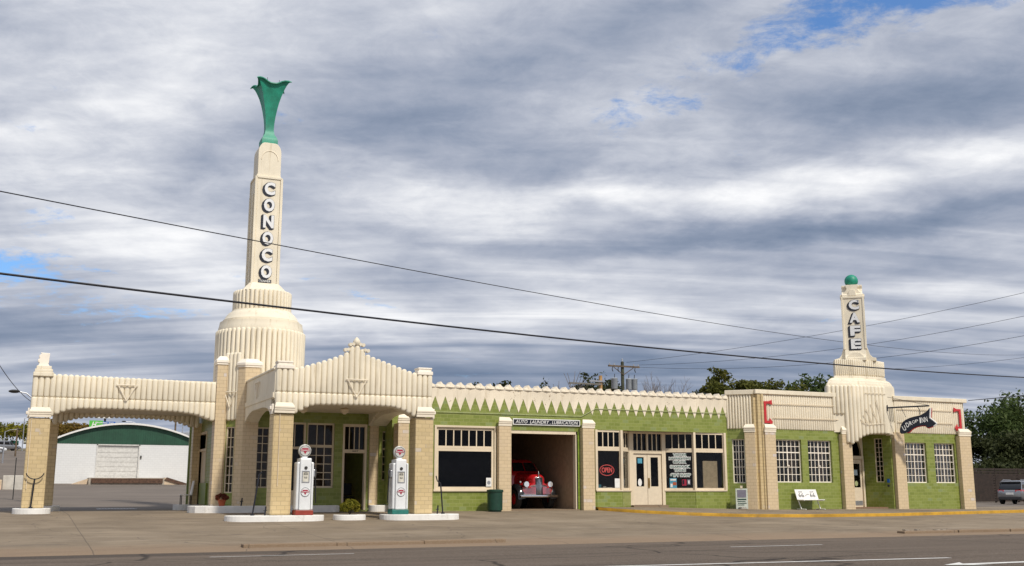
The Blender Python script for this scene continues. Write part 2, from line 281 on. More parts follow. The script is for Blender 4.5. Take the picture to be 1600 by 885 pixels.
# ------------------------------------------------------------------ mesh helpers
class Fr:
    """a wall-aligned frame: u along the wall, d out of it towards the street, z up"""
    def __init__(s, x, y, ang=0.0):
        s.p = (x, y); s.c, s.s = cos(ang), sin(ang); s.ang = ang
    def pt(s, u, d, z): return (s.p[0] + s.c*u + s.s*d, s.p[1] + s.s*u - s.c*d, z)
def Fseg(a, b): return Fr(a[0], a[1], atan2(b[1]-a[1], b[0]-a[0])), hypot(b[0]-a[0], b[1]-a[1])
W0 = Fr(0, 0)
class M:
    def __init__(s): s.v = []; s.f = []
    def add(s, vs, fs):
        o = len(s.v); s.v += [tuple(p) for p in vs]; s.f += [tuple(i+o for i in f) for f in fs]; return s
    def box(s, x0, x1, y0, y1, z0, z1):
        x0, x1 = sorted((x0, x1)); y0, y1 = sorted((y0, y1)); z0, z1 = sorted((z0, z1))
        return s.add([(x, y, z) for z in (z0, z1) for x, y in ((x0, y0), (x1, y0), (x1, y1), (x0, y1))],
                     [(3, 2, 1, 0), (4, 5, 6, 7), (0, 1, 5, 4), (1, 2, 6, 5), (2, 3, 7, 6), (3, 0, 4, 7)])
    def fbox(s, fr, u0, u1, d0, d1, z0, z1):
        u0, u1 = sorted((u0, u1)); d0, d1 = sorted((d0, d1)); z0, z1 = sorted((z0, z1))
        return s.add([fr.pt(u, d, z) for z in (z0, z1) for u, d in ((u0, d1), (u1, d1), (u1, d0), (u0, d0))],
                     [(3, 2, 1, 0), (4, 5, 6, 7), (0, 1, 5, 4), (1, 2, 6, 5), (2, 3, 7, 6), (3, 0, 4, 7)])
    def prism(s, poly, z0, z1, top=None):
        n = len(poly); t = top or poly
        a = sum(poly[i][0]*poly[(i+1) % n][1]-poly[(i+1) % n][0]*poly[i][1] for i in range(n))
        if a < 0: poly = poly[::-1]; t = t[::-1]
        return s.add([(x, y, z0) for x, y in poly] + [(x, y, z1) for x, y in t],
                     [tuple(range(n))[::-1], tuple(range(n, 2*n))] + [(i, (i+1) % n, n+(i+1) % n, n+i) for i in range(n)])
    def plate(s, fr, poly, d0, d1):            # polygon in (u,z), thickness from d0 to d1
        n = len(poly); a = sum(poly[i][0]*poly[(i+1) % n][1]-poly[(i+1) % n][0]*poly[i][1] for i in range(n))
        if a < 0: poly = poly[::-1]
        d0, d1 = sorted((d0, d1))
        return s.add([fr.pt(u, d1, z) for u, z in poly] + [fr.pt(u, d0, z) for u, z in poly],
                     [tuple(range(n)), tuple(range(n, 2*n))[::-1]] + [(i, n+i, n+(i+1) % n, (i+1) % n) for i in range(n)])
    def tube(s, pts, r, seg=8, cap=True):
        pts = [Vector(p) for p in pts]; n = len(pts); rs = r if isinstance(r, (list, tuple)) else [r]*n
        o = len(s.v); up = None
        for i, p in enumerate(pts):
            t = (pts[min(i+1, n-1)] - pts[max(i-1, 0)]); t = t.normalized() if t.length > 1e-9 else Vector((0, 0, 1))
            if up is None: up = Vector((0, 0, 1)) if abs(t.z) < .9 else Vector((0, 1, 0))
            a = t.cross(up); a = a.normalized() if a.length > 1e-6 else t.orthogonal().normalized(); b2 = a.cross(t).normalized(); up = b2
            for k in range(seg):
                q = 2*pi*k/seg; s.v.append(tuple(p + (a*cos(q) + b2*sin(q))*rs[i]))
        for i in range(n-1):
            for k in range(seg): s.f.append((o+i*seg+k, o+i*seg+(k+1) % seg, o+(i+1)*seg+(k+1) % seg, o+(i+1)*seg+k))
        if cap: s.f.append(tuple(o+k for k in range(seg))[::-1]); s.f.append(tuple(o+(n-1)*seg+k for k in range(seg)))
        return s
    def lathe(s, cx, cy, prof, seg=32, sx=1.0, sy=1.0):
        o = len(s.v)
        for r, z in prof:
            for k in range(seg): q = 2*pi*k/seg; s.v.append((cx+r*sx*cos(q), cy+r*sy*sin(q), z))
        for i in range(len(prof)-1):
            for k in range(seg): s.f.append((o+i*seg+k, o+i*seg+(k+1) % seg, o+(i+1)*seg+(k+1) % seg, o+(i+1)*seg+k))
        s.f.append(tuple(o+k for k in range(seg))[::-1]); s.f.append(tuple(o+(len(prof)-1)*seg+k for k in range(seg)))
        return s
    def disc(s, fr, u, z, r, d0, d1, seg=24, r2=None):   # a disc facing the street
        return s.plate(fr, [(u+r*cos(2*pi*k/seg), z+(r2 or r)*sin(2*pi*k/seg)) for k in range(seg)], d0, d1)
    def flute(s, x, y, z0, z1, r, seg=10, sx=1.0, sy=1.0):
        h = r*.85
        prof = [(r*.05, z0), (r*.55, z0+h*.16), (r*.87, z0+h*.5), (r, z0+h), (r, z1-h), (r*.87, z1-h*.5), (r*.55, z1-h*.16), (r*.05, z1)]
        return s.lathe(x, y, prof, seg, sx, sy)
    def sphere(s, x, y, z, r, seg=14, rings=8, rz=None):
        rz = rz or r; return s.lathe(x, y, [(max(.002, r*sin(pi*i/rings)), z-rz*cos(pi*i/rings)) for i in range(rings+1)], seg)
    def wall(s, fr, u0, u1, z0, z1, t, ops=(), d=0.0):
        us = sorted({u0, u1} | {max(u0, min(u1, v)) for o in ops for v in o[:2]}); zs = sorted({z0, z1} | {max(z0, min(z1, v)) for o in ops for v in o[2:4]})
        def solid(i, j):
            if i < 0 or j < 0 or i >= len(us)-1 or j >= len(zs)-1: return False
            u = (us[i]+us[i+1])/2; z = (zs[j]+zs[j+1])/2
            return not any(o[0] < u < o[1] and o[2] < z < o[3] for o in ops)
        for i in range(len(us)-1):
            for j in range(len(zs)-1):
                if not solid(i, j): continue
                a, b2, c, e = us[i], us[i+1], zs[j], zs[j+1]; A = fr.pt
                s.add([A(a, d, c), A(b2, d, c), A(b2, d, e), A(a, d, e)], [(0, 1, 2, 3)])
                s.add([A(a, d-t, c), A(b2, d-t, c), A(b2, d-t, e), A(a, d-t, e)], [(3, 2, 1, 0)])
                if not solid(i-1, j): s.add([A(a, d, c), A(a, d, e), A(a, d-t, e), A(a, d-t, c)], [(0, 1, 2, 3)])
                if not solid(i+1, j): s.add([A(b2, d, c), A(b2, d, e), A(b2, d-t, e), A(b2, d-t, c)], [(3, 2, 1, 0)])
                if not solid(i, j-1): s.add([A(a, d, c), A(b2, d, c), A(b2, d-t, c), A(a, d-t, c)], [(3, 2, 1, 0)])
                if not solid(i, j+1): s.add([A(a, d, e), A(b2, d, e), A(b2, d-t, e), A(a, d-t, e)], [(0, 1, 2, 3)])
        return s
    def build(s, name, mat, parent=None, smooth=False, bevel=0.0):
        o_ = Vector(parent['_o']) if parent is not None and '_o' in parent else Vector((0, 0, 0))
        me = bpy.data.meshes.new(name); me.from_pydata([tuple(Vector(p)-o_) for p in s.v], [], s.f); me.update()
        uv = me.uv_layers.new(name='UVMap'); vs = s.v; data = []
        for p in me.polygons:
            n = p.normal
            if abs(n.z) > .75:
                for li in p.vertices: data += [vs[li][0], vs[li][1]]
            else:
                L = hypot(n.x, n.y) or 1; tx, ty = -n.y/L, n.x/L
                for li in p.vertices: data += [vs[li][0]*tx + vs[li][1]*ty, vs[li][2]]
        uv.data.foreach_set('uv', data)
        if smooth:
            me.polygons.foreach_set('use_smooth', [True]*len(me.polygons)); me.set_sharp_from_angle(angle=radians(50))
        me.materials.append(MAT[mat] if isinstance(mat, str) else mat)
        ob = bpy.data.objects.new(name, me); COL.objects.link(ob)
        if parent is not None: ob.parent = parent; ob['_o'] = tuple(o_)
        if bevel:
            bv = ob.modifiers.new('bevel', 'BEVEL'); bv.width = bevel; bv.segments = 2; bv.limit_method = 'ANGLE'; bv.angle_limit = radians(40)
        return ob
def tag(o, label, cat, group=None):
    o['label'] = label; o['category'] = cat
    if group: o['group'] = group
    return o
def thing(name, loc, label, cat, group=None):
    o = bpy.data.objects.new(name, None); COL.objects.link(o); o.location = loc; o['_o'] = tuple(loc); o.empty_display_size = .3
    return tag(o, label, cat, group)
def struct(o): o['kind'] = 'structure'; return o
def solo(m, name, mat, label, cat, group=None, smooth=False, bevel=0.0):
    """a thing that is one mesh: its origin is moved to its base"""
    xs = [v[0] for v in m.v]; ys = [v[1] for v in m.v]; zs = [v[2] for v in m.v]
    c = ((min(xs)+max(xs))/2, (min(ys)+max(ys))/2, min(zs)); h = bpy.data.objects.new('h', None); h['_o'] = c
    o = m.build(name, mat, h, smooth, bevel); o.parent = None; o.location = c; bpy.data.objects.remove(h); return tag(o, label, cat, group)
def textm(body, fr, u0, u1, z0, z1, d, ext=.01, off=0.0, shear=0.0, fit=True, spacing=1.0, align='CENTER', line=1.0):
    """lettering fitted in a rectangle on a wall frame, returned as an M"""
    cu = bpy.data.curves.new('t', 'FONT'); cu.body = body; cu.size = 1; cu.extrude = .05; cu.offset = off; cu.shear = shear; cu.align_x = align
    cu.space_character = spacing; cu.space_line = line; cu.resolution_u = 3
    ob = bpy.data.objects.new('t', cu); COL.objects.link(ob); bpy.context.view_layer.update()
    me = ob.evaluated_get(bpy.context.evaluated_depsgraph_get()).to_mesh(); m = M()
    vs = [v.co.copy() for v in me.vertices]; fs = [tuple(p.vertices) for p in me.polygons]
    ob.evaluated_get(bpy.context.evaluated_depsgraph_get()).to_mesh_clear(); bpy.data.objects.remove(ob); bpy.data.curves.remove(cu)
    ax = min(v.x for v in vs); bx = max(v.x for v in vs); ay = min(v.y for v in vs); by = max(v.y for v in vs)
    sx = (u1-u0)/(bx-ax); sz = (z1-z0)/(by-ay)
    m.add([fr.pt(u0+(v.x-ax)*sx, d + (v.z/.05)*ext/2, z0+(v.y-ay)*sz) for v in vs], fs); return m
def stadium(x0, x1, y0, y1, n=8):
    r = min(x1-x0, y1-y0)/2; pts = []
    for cx, cy, a0 in ((x1-r, y1-r, 0), (x0+r, y1-r, 90), (x0+r, y0+r, 180), (x1-r, y0+r, 270)):
        for k in range(n+1): a = radians(a0+90*k/n); pts.append((cx+r*cos(a), cy+r*sin(a)))
    return pts
def lerp(a, b, t): return a+(b-a)*t
def sst(x, a, b):
    t = max(0, min(1, (x-a)/(b-a))); return t*t*(3-2*t)
def pw(x, pts):
    if x <= pts[0][0]: return pts[0][1]
    for (a, u), (b, v) in zip(pts, pts[1:]):
        if x <= b: return lerp(u, v, (x-a)/(b-a))
    return pts[-1][1]
def g(x, y):
    z = pw(y, [(0, -.82), (14, -.66), (27.2, -.60), (36, -.27), (41.5, -.04), (48, 0.0)])
    rise = pw(y, [(48, 0), (105, 1.37), (200, 7.3), (420, 15.5), (1500, 20)])
    wl = 1 - sst(x, 15, 45)
    return z + rise*wl - .15*sst(x, 35, 50)*sst(y, 36, 46)
# ------------------------------------------------------------------ ground, roads
def grid(name, mat, xs, ys, dz, kind=True):
    m = M(); m.v = [(x, y, g(x, y)+dz(x, y) if callable(dz) else g(x, y)+dz) for y in ys for x in xs]; n = len(xs)
    m.f = [(j*n+i, j*n+i+1, (j+1)*n+i+1, (j+1)*n+i) for j in range(len(ys)-1) for i in range(n-1)]
    o = m.build(name, mat, smooth=True); return struct(o)
def rng(a, b, s): 
    n = max(1, int(round((b-a)/s))); return [a+(b-a)*i/n for i in range(n+1)]
XS = rng(-1500, -100, 200)+rng(-80, 120, 5)+rng(160, 1900, 200); YS = rng(-60, 0, 10)+rng(2, 26, 4)+[27.2, 29, 32, 36, 38.8, 41.5, 45, 48]+rng(52, 108, 7)+rng(120, 200, 16)+rng(240, 420, 45)+rng(600, 2400, 300)
grid('ground', 'earth', XS, YS, lambda x, y: -.05 if y < 230 else 0)
grid('side_street', 'side_asphalt', rng(-120, 140, 5), [47.6, 52, 59, 66, 73, 80, 87, 94, 101, 108, 120, 136, 152, 168, 184, 200, 225], -.02)
grid('forecourt', 'concrete', rng(-80, 140, 5), [26.7, 27.15, 29, 32, 36, 38.8, 41.5, 45, 48], lambda x, y: -.075 if y < 27 else (-.012 if y < 28 else 0))
m = M(); m.v = []; ys = [3, 8, 13, 18, 23, 27.25]; xs = rng(-120, 160, 10)
for y in ys:
    for x in xs: m.v.append((x, y, -.655+.10*(1-((y-15)/12.3)**2)))
n = len(xs); m.f = [(j*n+i, j*n+i+1, (j+1)*n+i+1, (j+1)*n+i) for j in range(len(ys)-1) for i in range(n-1)]
struct(m.build('road', 'asphalt', smooth=True))
def rz(y):
    for a, b in zip(ys, ys[1:]):
        if a <= y <= b:
            f = lambda q: -.655+.10*(1-((q-15)/12.3)**2); return lerp(f(a), f(b), (y-a)/(b-a))
    return -.65
def stripe(name, x0, x1, y0, y1, wd, n=12):
    m = M(); 
    for i in range(n+1):
        x = lerp(x0, x1, i/n); y = lerp(y0, y1, i/n); m.v += [(x, y-wd/2, rz(y-wd/2)+.004), (x, y+wd/2, rz(y+wd/2)+.004)]
    m.f = [(2*i, 2*i+2, 2*i+3, 2*i+1) for i in range(n)]; return struct(m.build(name, 'road_white'))
stripe('lane_marking', 7.5, 17.5, 17.75, 16.9, .14); stripe('lane_marking', 3.9, 7.1, 24.35, 24.35, .10); stripe('lane_marking', 16.4, 19.3, 22.9, 22.9, .10)
stripe('lane_marking', -22, -4, 20.2, 18.7, .14)
m = M(); ar = [(15.7, 15.3), (16.5, 15.7), (16.3, 15.42), (17.9, 15.42), (17.9, 15.18), (16.3, 15.18), (16.5, 14.9)]
m.add([(x, y, rz(y)+.006) for x, y in ar], [tuple(range(len(ar)))[::-1]]); struct(m.build('arrow_marking', 'road_white'))
for x0, x1 in ((5.2, 12.3), (26.6, 70)):                                       # broken low kerbs by the road
    m = M()
    for a in rng(x0, x1, 2.4)[:-1]:
        m.prism([(a, 27.5), (a+2.36, 27.5), (a+2.36, 27.85), (a, 27.85)], -.7, -.505+random.uniform(-.01, .01))
    struct(m.build('kerb', 'concrete', bevel=.02))
# raised pavement by the cafe with a yellow kerb
KP = [(22.95, 41.55), (23.25, 40.4), (23.9, 39.1), (25.0, 37.6), (26.8, 36.3), (29.5, 35.75), (34, 35.8), (39, 36.5), (44, 37.3), (52, 38.3), (70, 40)]
def pz(x, y): return pw(x, [(23, .10), (28, .04), (31, -.055), (44, -.15), (70, -.2)])
def kz(x, y): return g(x, y)+.125
m = M(); my = M(); YB = 43.4
for x, y in KP:
    zt = kz(x, y); zb = pz(x, 41)
    for f in (0, .3, .65, 1.0): 
        yy = lerp(y+.16, YB, f); m.v.append((x, yy, lerp(zt, zb, min(1, (yy-y)/(41.2-y+.5))) if y < 41 else zb))
for i in range(len(KP)-1):
    for k in range(3): m.f.append((i*4+k, i*4+4+k, i*4+5+k, i*4+1+k))
struct(m.build('pavement', 'concrete', smooth=True))
for (x, y) in KP:
    zt = kz(x, y); my.v += [(x, y, g(x, y)-.05), (x, y+.01, zt-.01), (x, y+.03, zt), (x, y+.17, zt+.003), (x, y+.17, zt-.05)]
for i in range(len(KP)-1):
    for k in range(4): my.f.append((i*5+k, i*5+5+k, i*5+6+k, i*5+1+k))
struct(my.build('yellow_kerb', 'yellow_paint', smooth=True))
# rubble on the far kerb at the right
m = M()
for cx in (27.6, 28.7):
    for k in range(9):
        x = cx+random.uniform(-.4, .4); y = 28.0+random.uniform(-.2, .2); r = random.uniform(.03, .11); z = g(x, y)
        m.add([(x+r*cos(a)*random.uniform(.7, 1.3), y+r*sin(a)*random.uniform(.7, 1.3), z+h) for h in (-.02, r*random.uniform(.5, 1)) for a in (0, 1.3, 2.6, 3.8, 5)], [(0, 1, 6, 5), (1, 2, 7, 6), (2, 3, 8, 7), (3, 4, 9, 8), (4, 0, 5, 9), (5, 6, 7, 8, 9)])
o = m.build('rubble', 'rubble'); o['kind'] = 'stuff'; o['label'] = 'broken bits of concrete lying along the kerb at the right'; o['category'] = 'rubble'
# ------------------------------------------------------------------ THE BUILDING
BO = (8.8, 45.1, 0.0)
B = thing('service_station', BO, 'long cream and green tiled art deco filling station and cafe with two towers', 'building')
def window(parent, fr, u0, u1, z0, z1, cols, rows, dep=-.12, fw=.06, mw=.028, mat='cream_trim', gl='glass', heavy=()):
    """cols: number or list of breaks 0..1 ; rows likewise (from the top)"""
    m = M(); D0, D1 = dep-.05, dep+.02
    m.fbox(fr, u0, u1, D0, D1, z1-fw, z1); m.fbox(fr, u0, u1, D0, D1, z0, z0+fw); m.fbox(fr, u0, u0+fw, D0, D1, z0+fw, z1-fw); m.fbox(fr, u1-fw, u1, D0, D1, z0+fw, z1-fw)
    cb = [i/cols for i in range(1, cols)] if isinstance(cols, int) else cols; rb = [i/rows for i in range(1, rows)] if isinstance(rows, int) else rows
    for c in cb:
        k = mw*(2.0 if ('c', c) in heavy else 1); u = lerp(u0+fw, u1-fw, c); m.fbox(fr, u-k/2, u+k/2, D0+.01, D1-.012, z0+fw, z1-fw)
    for c in rb:
        k = mw*(2.0 if ('r', c) in heavy else 1); z = lerp(z1-fw, z0+fw, c); m.fbox(fr, u0+fw, u1-fw, D0+.013, D1-.016, z-k/2, z+k/2)
    o = m.build('window', mat, parent); M().fbox(fr, u0+fw*.5, u1-fw*.5, dep-.03, dep-.022, z0+fw*.5, z1-fw*.5).build('pane', gl, o)
    return o
def capital(parent, fr, u0, u1, zt, d, dw=.0, name='capital'):
    """sloped cap block over a pier, moulded below"""
    m = M(); e = .025
    a, b2, zt0 = u0-e, u1+e, zt
    poly = [(d-.02, zt0), (d+.12, zt0-.15), (d+.12, zt0-.20), (d+.10, zt0-.225), (d+.10, zt0-.27), (d+.08, zt0-.295), (d+.08, zt0-.38), (d-.02, zt0-.38)]
    n = len(poly); L = [fr.pt(a + (e*1.2 if i == 0 else 0) if False else a, q[0], q[1]) for i, q in enumerate(poly)]; R = [fr.pt(b2, q[0], q[1]) for q in poly]
    L[0] = fr.pt(a+.07, poly[0][0], zt0); R[0] = fr.pt(b2-.07, poly[0][0], zt0)
    m.add(L+R, [tuple(range(n)), tuple(range(n, 2*n))[::-1]] + [((i+1) % n, i, n+i, n+(i+1) % n) for i in range(n)])
    return m.build(name, 'cream_cap', parent, bevel=.008)
def pillar(fr, u0, u1, z0, zt, d0, d1, mat='pale_tile', cap=True, parent=B):
    o = M().fbox(fr, u0, u1, d0, d1, z0, zt-.38).build('pillar', mat, parent, bevel=.015)
    if cap: capital(o, fr, u0, u1, zt, d1-.06)
    else: pass
    return o
def triangle(fr, u, z0, z1, wd, d, parent, r=.022):
    m = M(); P = [(u-wd/2, z1), (u+wd/2, z1), (u, z0)]
    for a, b2 in zip(P, P[1:]+P[:1]): m.tube([fr.pt(a[0], d, a[1]), fr.pt(b2[0], d, b2[1])], r, 6)
    m.tube([fr.pt(u-wd/2-.06, d, z1), fr.pt(u+wd/2+.06, d, z1)], r*1.05, 6)
    return m.build('triangle_emblem', 'cream_worn', parent, smooth=True)
FM = Fr(0, 42.0)                         # main facade plane
# ---- office (under the big tower)
m = M()
FO = Fr(0, 43.0)
ops_front = [(8.44, 8.98, .90, 3.26), (9.55, 10.42, .12, 3.48), (10.46, 11.60, .90, 3.48), (11.94, 12.95, .02, 3.47)]
m.wall(FO, 8.3, 13.35, -.1, 3.92, .25, ops_front)
a, b_ = (7.22, 43.52), (7.72, 43.02); FD, LD = Fseg(a, b_)
m.wall(FD, 0, LD, -.1, 3.92, .25, [(LD/2-.20, LD/2+.20, .70, 3.26)])
FL = Fr(6.95, 50.5, radians(-90))        # left side, runs towards the street
m.wall(FL, 0, 7.0, -.1, 3.92, .25, [(3.2, 4.9, .1, 3.2)])
m.wall(Fr(13.42, 42.8), 0, 1.0, -.1, 3.92, .22, [(.14, .72, 1.2, 3.2)])
m.wall(Fr(13.35, 43.0, radians(90)), 0, 7.5, -.1, 3.92, .2)
m.wall(Fr(14.6, 50.5, radians(180)), 0, 7.7, -.1, 3.92, .2)
m.build('office_wall', 'green_tile', B)
M().box(7.2, 13.3, 43.3, 50.3, -.02, .04).build('office_floor', 'interior', B)
M().box(7.5, 14.4, 43.7, 50.4, 3.95, 4.3).build('office_roof', 'roofing', B)
m = M().box(7.3, 13.2, 46.8, 46.9, 0.05, 3.9); m.build('partition', 'interior', B)
window(B, FO, 8.44, 8.98, .90, 3.26, 2, [.13, .26, .42, .58, .72, .86], fw=.05)
window(B, FD, LD/2-.20, LD/2+.20, .70, 3.26, 2, [.15, .3, .46, .6, .74, .87], fw=.045, dep=-.06)
dr = M(); dr.fbox(FO, 9.55, 9.62, -.2, -.03, .12, 3.48).fbox(FO, 10.35, 10.42, -.2, -.03, .12, 3.48).fbox(FO, 9.62, 10.35, -.2, -.03, 3.41, 3.48).fbox(FO, 9.62, 10.35, -.2, -.03, 2.42, 2.52).fbox(FO, 9.97, 10.0, -.16, -.1, 2.52, 3.41)
dr.fbox(FO, 9.62, 9.74, -.16, -.10, .14, 2.42).fbox(FO, 10.23, 10.35, -.16, -.10, .14, 2.42).fbox(FO, 9.74, 10.23, -.16, -.10, .14, .8)
d_ = dr.build('office_door', 'cream_trim', B); M().fbox(FO, 9.64, 10.33, -.14, -.13, .7, 3.42).build('pane', 'glass_dark', d_)
window(B, FO, 10.46, 11.60, .90, 3.48, [.36, .68], [.34, .36, .50, .64, .78, .89], fw=.07, heavy=(('r', .34), ('r', .36)))
dr = M(); dr.fbox(FO, 11.94, 12.02, -.2, .02, .02, 3.47).fbox(FO, 12.87, 12.95, -.2, .02, .02, 3.47).fbox(FO, 12.02, 12.87, -.2, .02, 3.36, 3.47).fbox(FO, 12.02, 12.87, -.2, .02, 2.30, 2.44)
for k in range(1, 4): u = 12.02+.85*k/4; dr.fbox(FO, u-.016, u+.016, -.14, -.08, 2.44, 3.36)
d_ = dr.build('doorway', 'cream_trim', B); M().fbox(FO, 12.02, 12.87, -.12, -.11, 2.44, 3.36).build('pane', 'glass_dark', d_)
textm('307', FO, 12.33, 12.60, 2.345, 2.405, .027, .006, .01).build('house_number', 'plastic_dark', B)
window(B, Fr(13.42, 42.8), .14, .72, 1.2, 3.2, 2, [.17, .34, .36, .52, .68, .84], fw=.05, heavy=(('r', .36),))
# wood-framed opening on the office's left side
m = M(); m.fbox(FL, 3.2, 3.3, -.15, .03, .1, 3.2).fbox(FL, 4.8, 4.9, -.15, .03, .1, 3.2).fbox(FL, 3.3, 4.8, -.15, .03, 3.1, 3.2).fbox(FL, 3.3, 4.8, -.15, .03, 2.4, 2.5).fbox(FL, 3.3, 4.8, -.1, -.05, .1, 2.4)
m.build('side_door', 'cream_trim', B)
# tall pilasters
def tallpil(poly, z0, z1):
    o = M().prism(poly, z0, z1-.28).build('pillar', 'pale_tile', B)
    cx = sum(p[0] for p in poly)/len(poly); cy = sum(p[1] for p in poly)/len(poly)
    G = lambda k: [(cx+(x-cx)*k, cy+(y-cy)*k) for x, y in poly]
    M().prism(G(1.10), z1-.28, z1-.20).prism(G(1.2), z1-.20, z1-.11).prism(G(1.2), z1-.11, z1+.06, G(.7)).build('capital', 'cream_bright', o); return o
tallpil([(6.86, 43.28), (7.22, 43.28), (7.34, 43.44), (7.34, 43.9), (6.86, 43.9)], .2, 5.98)
tallpil([(7.62, 42.95), (7.84, 42.68), (8.43, 42.68), (8.43, 43.3), (7.62, 43.3)], .2, 5.86)
pillar(Fr(0, 42.95), 13.06, 13.46, .2, 3.9, -.3, .06, cap=False)
m = M()
for i, (e, z) in enumerate(((.0, 3.42), (.12, 3.5), (.28, 3.58), (.48, 3.66), (.72, 3.74), (1.1, 3.82))): m.box(13.0, 13.5, 42.9-e-.1, 42.98, z, z+.09)
m.build('corbel', 'cream', B)
M().box(6.62, 7.1, 47.2, 47.7, .18, 3.6).build('pillar', 'cream_tile', B)
# drum (stepped)
DX, DY = 8.85, 45.1
T = M().lathe(DX, DY, [(1.72, 3.9), (1.72, 7.15)], 48).build('tower_drum', 'cream', B, smooth=True)
NF = 52; m = M()
for k in range(NF):
    q = 2*pi*k/NF; m.flute(DX+1.75*cos(q), DY+1.75*sin(q), 3.9, 7.30, .098, 8)
m.build('fluting', 'cream', T, smooth=True)
M().lathe(DX, DY, [(1.74, 7.12), (1.76, 7.20), (1.76, 7.34), (1.73, 7.46), (1.70, 7.60), (1.70, 7.66), (1.58, 7.68), (1.58, 7.76), (1.53, 7.78), (1.47, 7.92), (1.36, 8.06), (1.26, 8.12), (1.24, 8.18), (1.12, 8.19)], 48).build('drum_cap', 'cream', B, smooth=True)
T2 = M().lathe(DX, DY, [(1.12, 8.1), (1.12, 8.92)], 40).build('tower_collar', 'cream', B, smooth=True)
m = M()
for k in range(38):
    q = 2*pi*k/38; m.flute(DX+1.13*cos(q), DY+1.13*sin(q), 8.14, 9.02, .085, 8)
m.lathe(DX, DY, [(1.08, 8.8), (.98, 9.04), (.3, 9.06)], 32); m.build('fluting', 'cream', T2, smooth=True)
# pieces of fluting that hang between the two pilasters
m = M()
for k in range(4):
    u = LD*(k+.5)/4; p = FD.pt(u, .02, 0); m.flute(p[0], p[1], 3.48+.02*abs(k-1.5), 6.2, .092, 8)
m.build('fluting', 'cream', B, smooth=True)
triangle(FD, LD/2, 4.02, 4.62, .5, .16, B)
# shaft
SX, SY, SH = 8.80, 45.10, .59
def octa(h, c, cx=SX, cy=SY): return [(cx-h+c, cy-h), (cx+h-c, cy-h), (cx+h, cy-h+c), (cx+h, cy+h-c), (cx+h-c, cy+h), (cx-h+c, cy+h), (cx-h, cy+h-c), (cx-h, cy-h+c)]
m = M(); m.prism(octa(.92, .22), 8.98, 9.10, octa(.82, .2)).prism(octa(.82, .2), 9.10, 9.34, octa(SH+.02, .08)); m.prism(octa(SH-.04, .08), 9.3, 13.93)
for sx_, sy_ in ((-1, -1), (1, -1), (1, 1), (-1, 1)):
    for dx, dy in ((0, 0),): m.box(SX+sx_*(SH-.10), SX+sx_*SH, SY+sy_*(SH-.1), SY+sy_*SH, 9.32, 13.93)
    m.box(SX+sx_*(SH-.02), SX+sx_*(SH+.05), SY+sy_*.18, SY+sy_*.38, 9.32, 13.2)
m.prism(octa(SH, .08), 13.9, 13.98)
SHF = m.build('tower_shaft', 'cream', B)
FS = Fr(SX, SY-SH+.04)
# rounded head block
def headblock(h, z0, z1, d):
    pts = [(-h, z0)]
    pts = [(-h-.07, z0), (-h, z0+.14)] + [(-h+.0, z1-.45)] + [(-h+.28*(1-cos(radians(a))), z1-.45+.45*sin(radians(a))) for a in (20, 40, 60, 75, 90)]
    pts += [(-x, z) for x, z in pts[::-1]]; return pts
m = M(); fr0 = Fr(SX, SY); m.plate(fr0, headblock(.49, 13.96, 15.52, 0), -.49, .49)
HB = m.build('tower_head', 'cream', B, bevel=.02)
m = M(); m.tube([Fr(SX, SY).pt(.36*cos(radians(a)), .495, 14.75+.40*sin(radians(a))) for a in range(0, 181, 12)], .018, 5); m.build('arch_moulding', 'cream_worn', HB, smooth=True)
# tulip finial
prof = [(15.50, .34, 0), (15.72, .34, 0), (15.84, .30, 0), (16.0, .21, .0), (16.2, .175, .0), (16.5, .185, .02), (16.8, .215, .05), (17.1, .26, .1), (17.4, .315, .2), (17.7, .39, .35), (17.95, .47, .55), (18.12, .54, .75), (18.22, .60, .9), (18.27, .65, 1.0), (18.27, .69, 1.0), (18.22, .71, 1.0)]
def ring(h, z, k, sh=0.0):
    pts = []; N = 12
    for side in range(4):
        c, s_ = cos(side*pi/2), sin(side*pi/2)
        for i in range(N):
            u = -1+2*i/N; q_ = max(0, min(1, (abs(u)-.25)/.95)); cr_ = (1+.16*k*abs(u)**3)*(1-.07*k*abs(u)**10); x = u*h*cr_; y = -h*(1-.16*k*(1-u*u))*(1+.16*k*abs(u)**3)*(1-.07*k*abs(u)**10); zz = z+.15*k*sin(pi*q_)-.02*k
            pts.append((SX+x*c-y*s_, SY+x*s_+y*c, zz))
    return pts
m = M(); R_ = [ring(h, z, k) for z, h, k in prof] + [ring(h*.93, z-.02, k) for z, h, k in prof[-3:4:-1]]
n = len(R_[0]); 
for r_ in R_: m.v += r_
for i in range(len(R_)-1):
    for k in range(n): m.f.append((i*n+k, i*n+(k+1) % n, (i+1)*n+(k+1) % n, (i+1)*n+k))
m.f.append(tuple(range(n))[::-1]); m.f.append(tuple((len(R_)-1)*n+k for k in range(n)))
TF = m.build('tower_finial', 'teal', B, smooth=True)
for a, b2 in (((SX-.22, SY-.3, 18.0), (SX-.22, SY-.3, 18.55)), ((SX+.28, SY-.3, 18.0), (SX+.30, SY-.3, 18.5))): M().tube([a, b2], .01, 5).build('lightning_rod', 'dark_metal', TF)
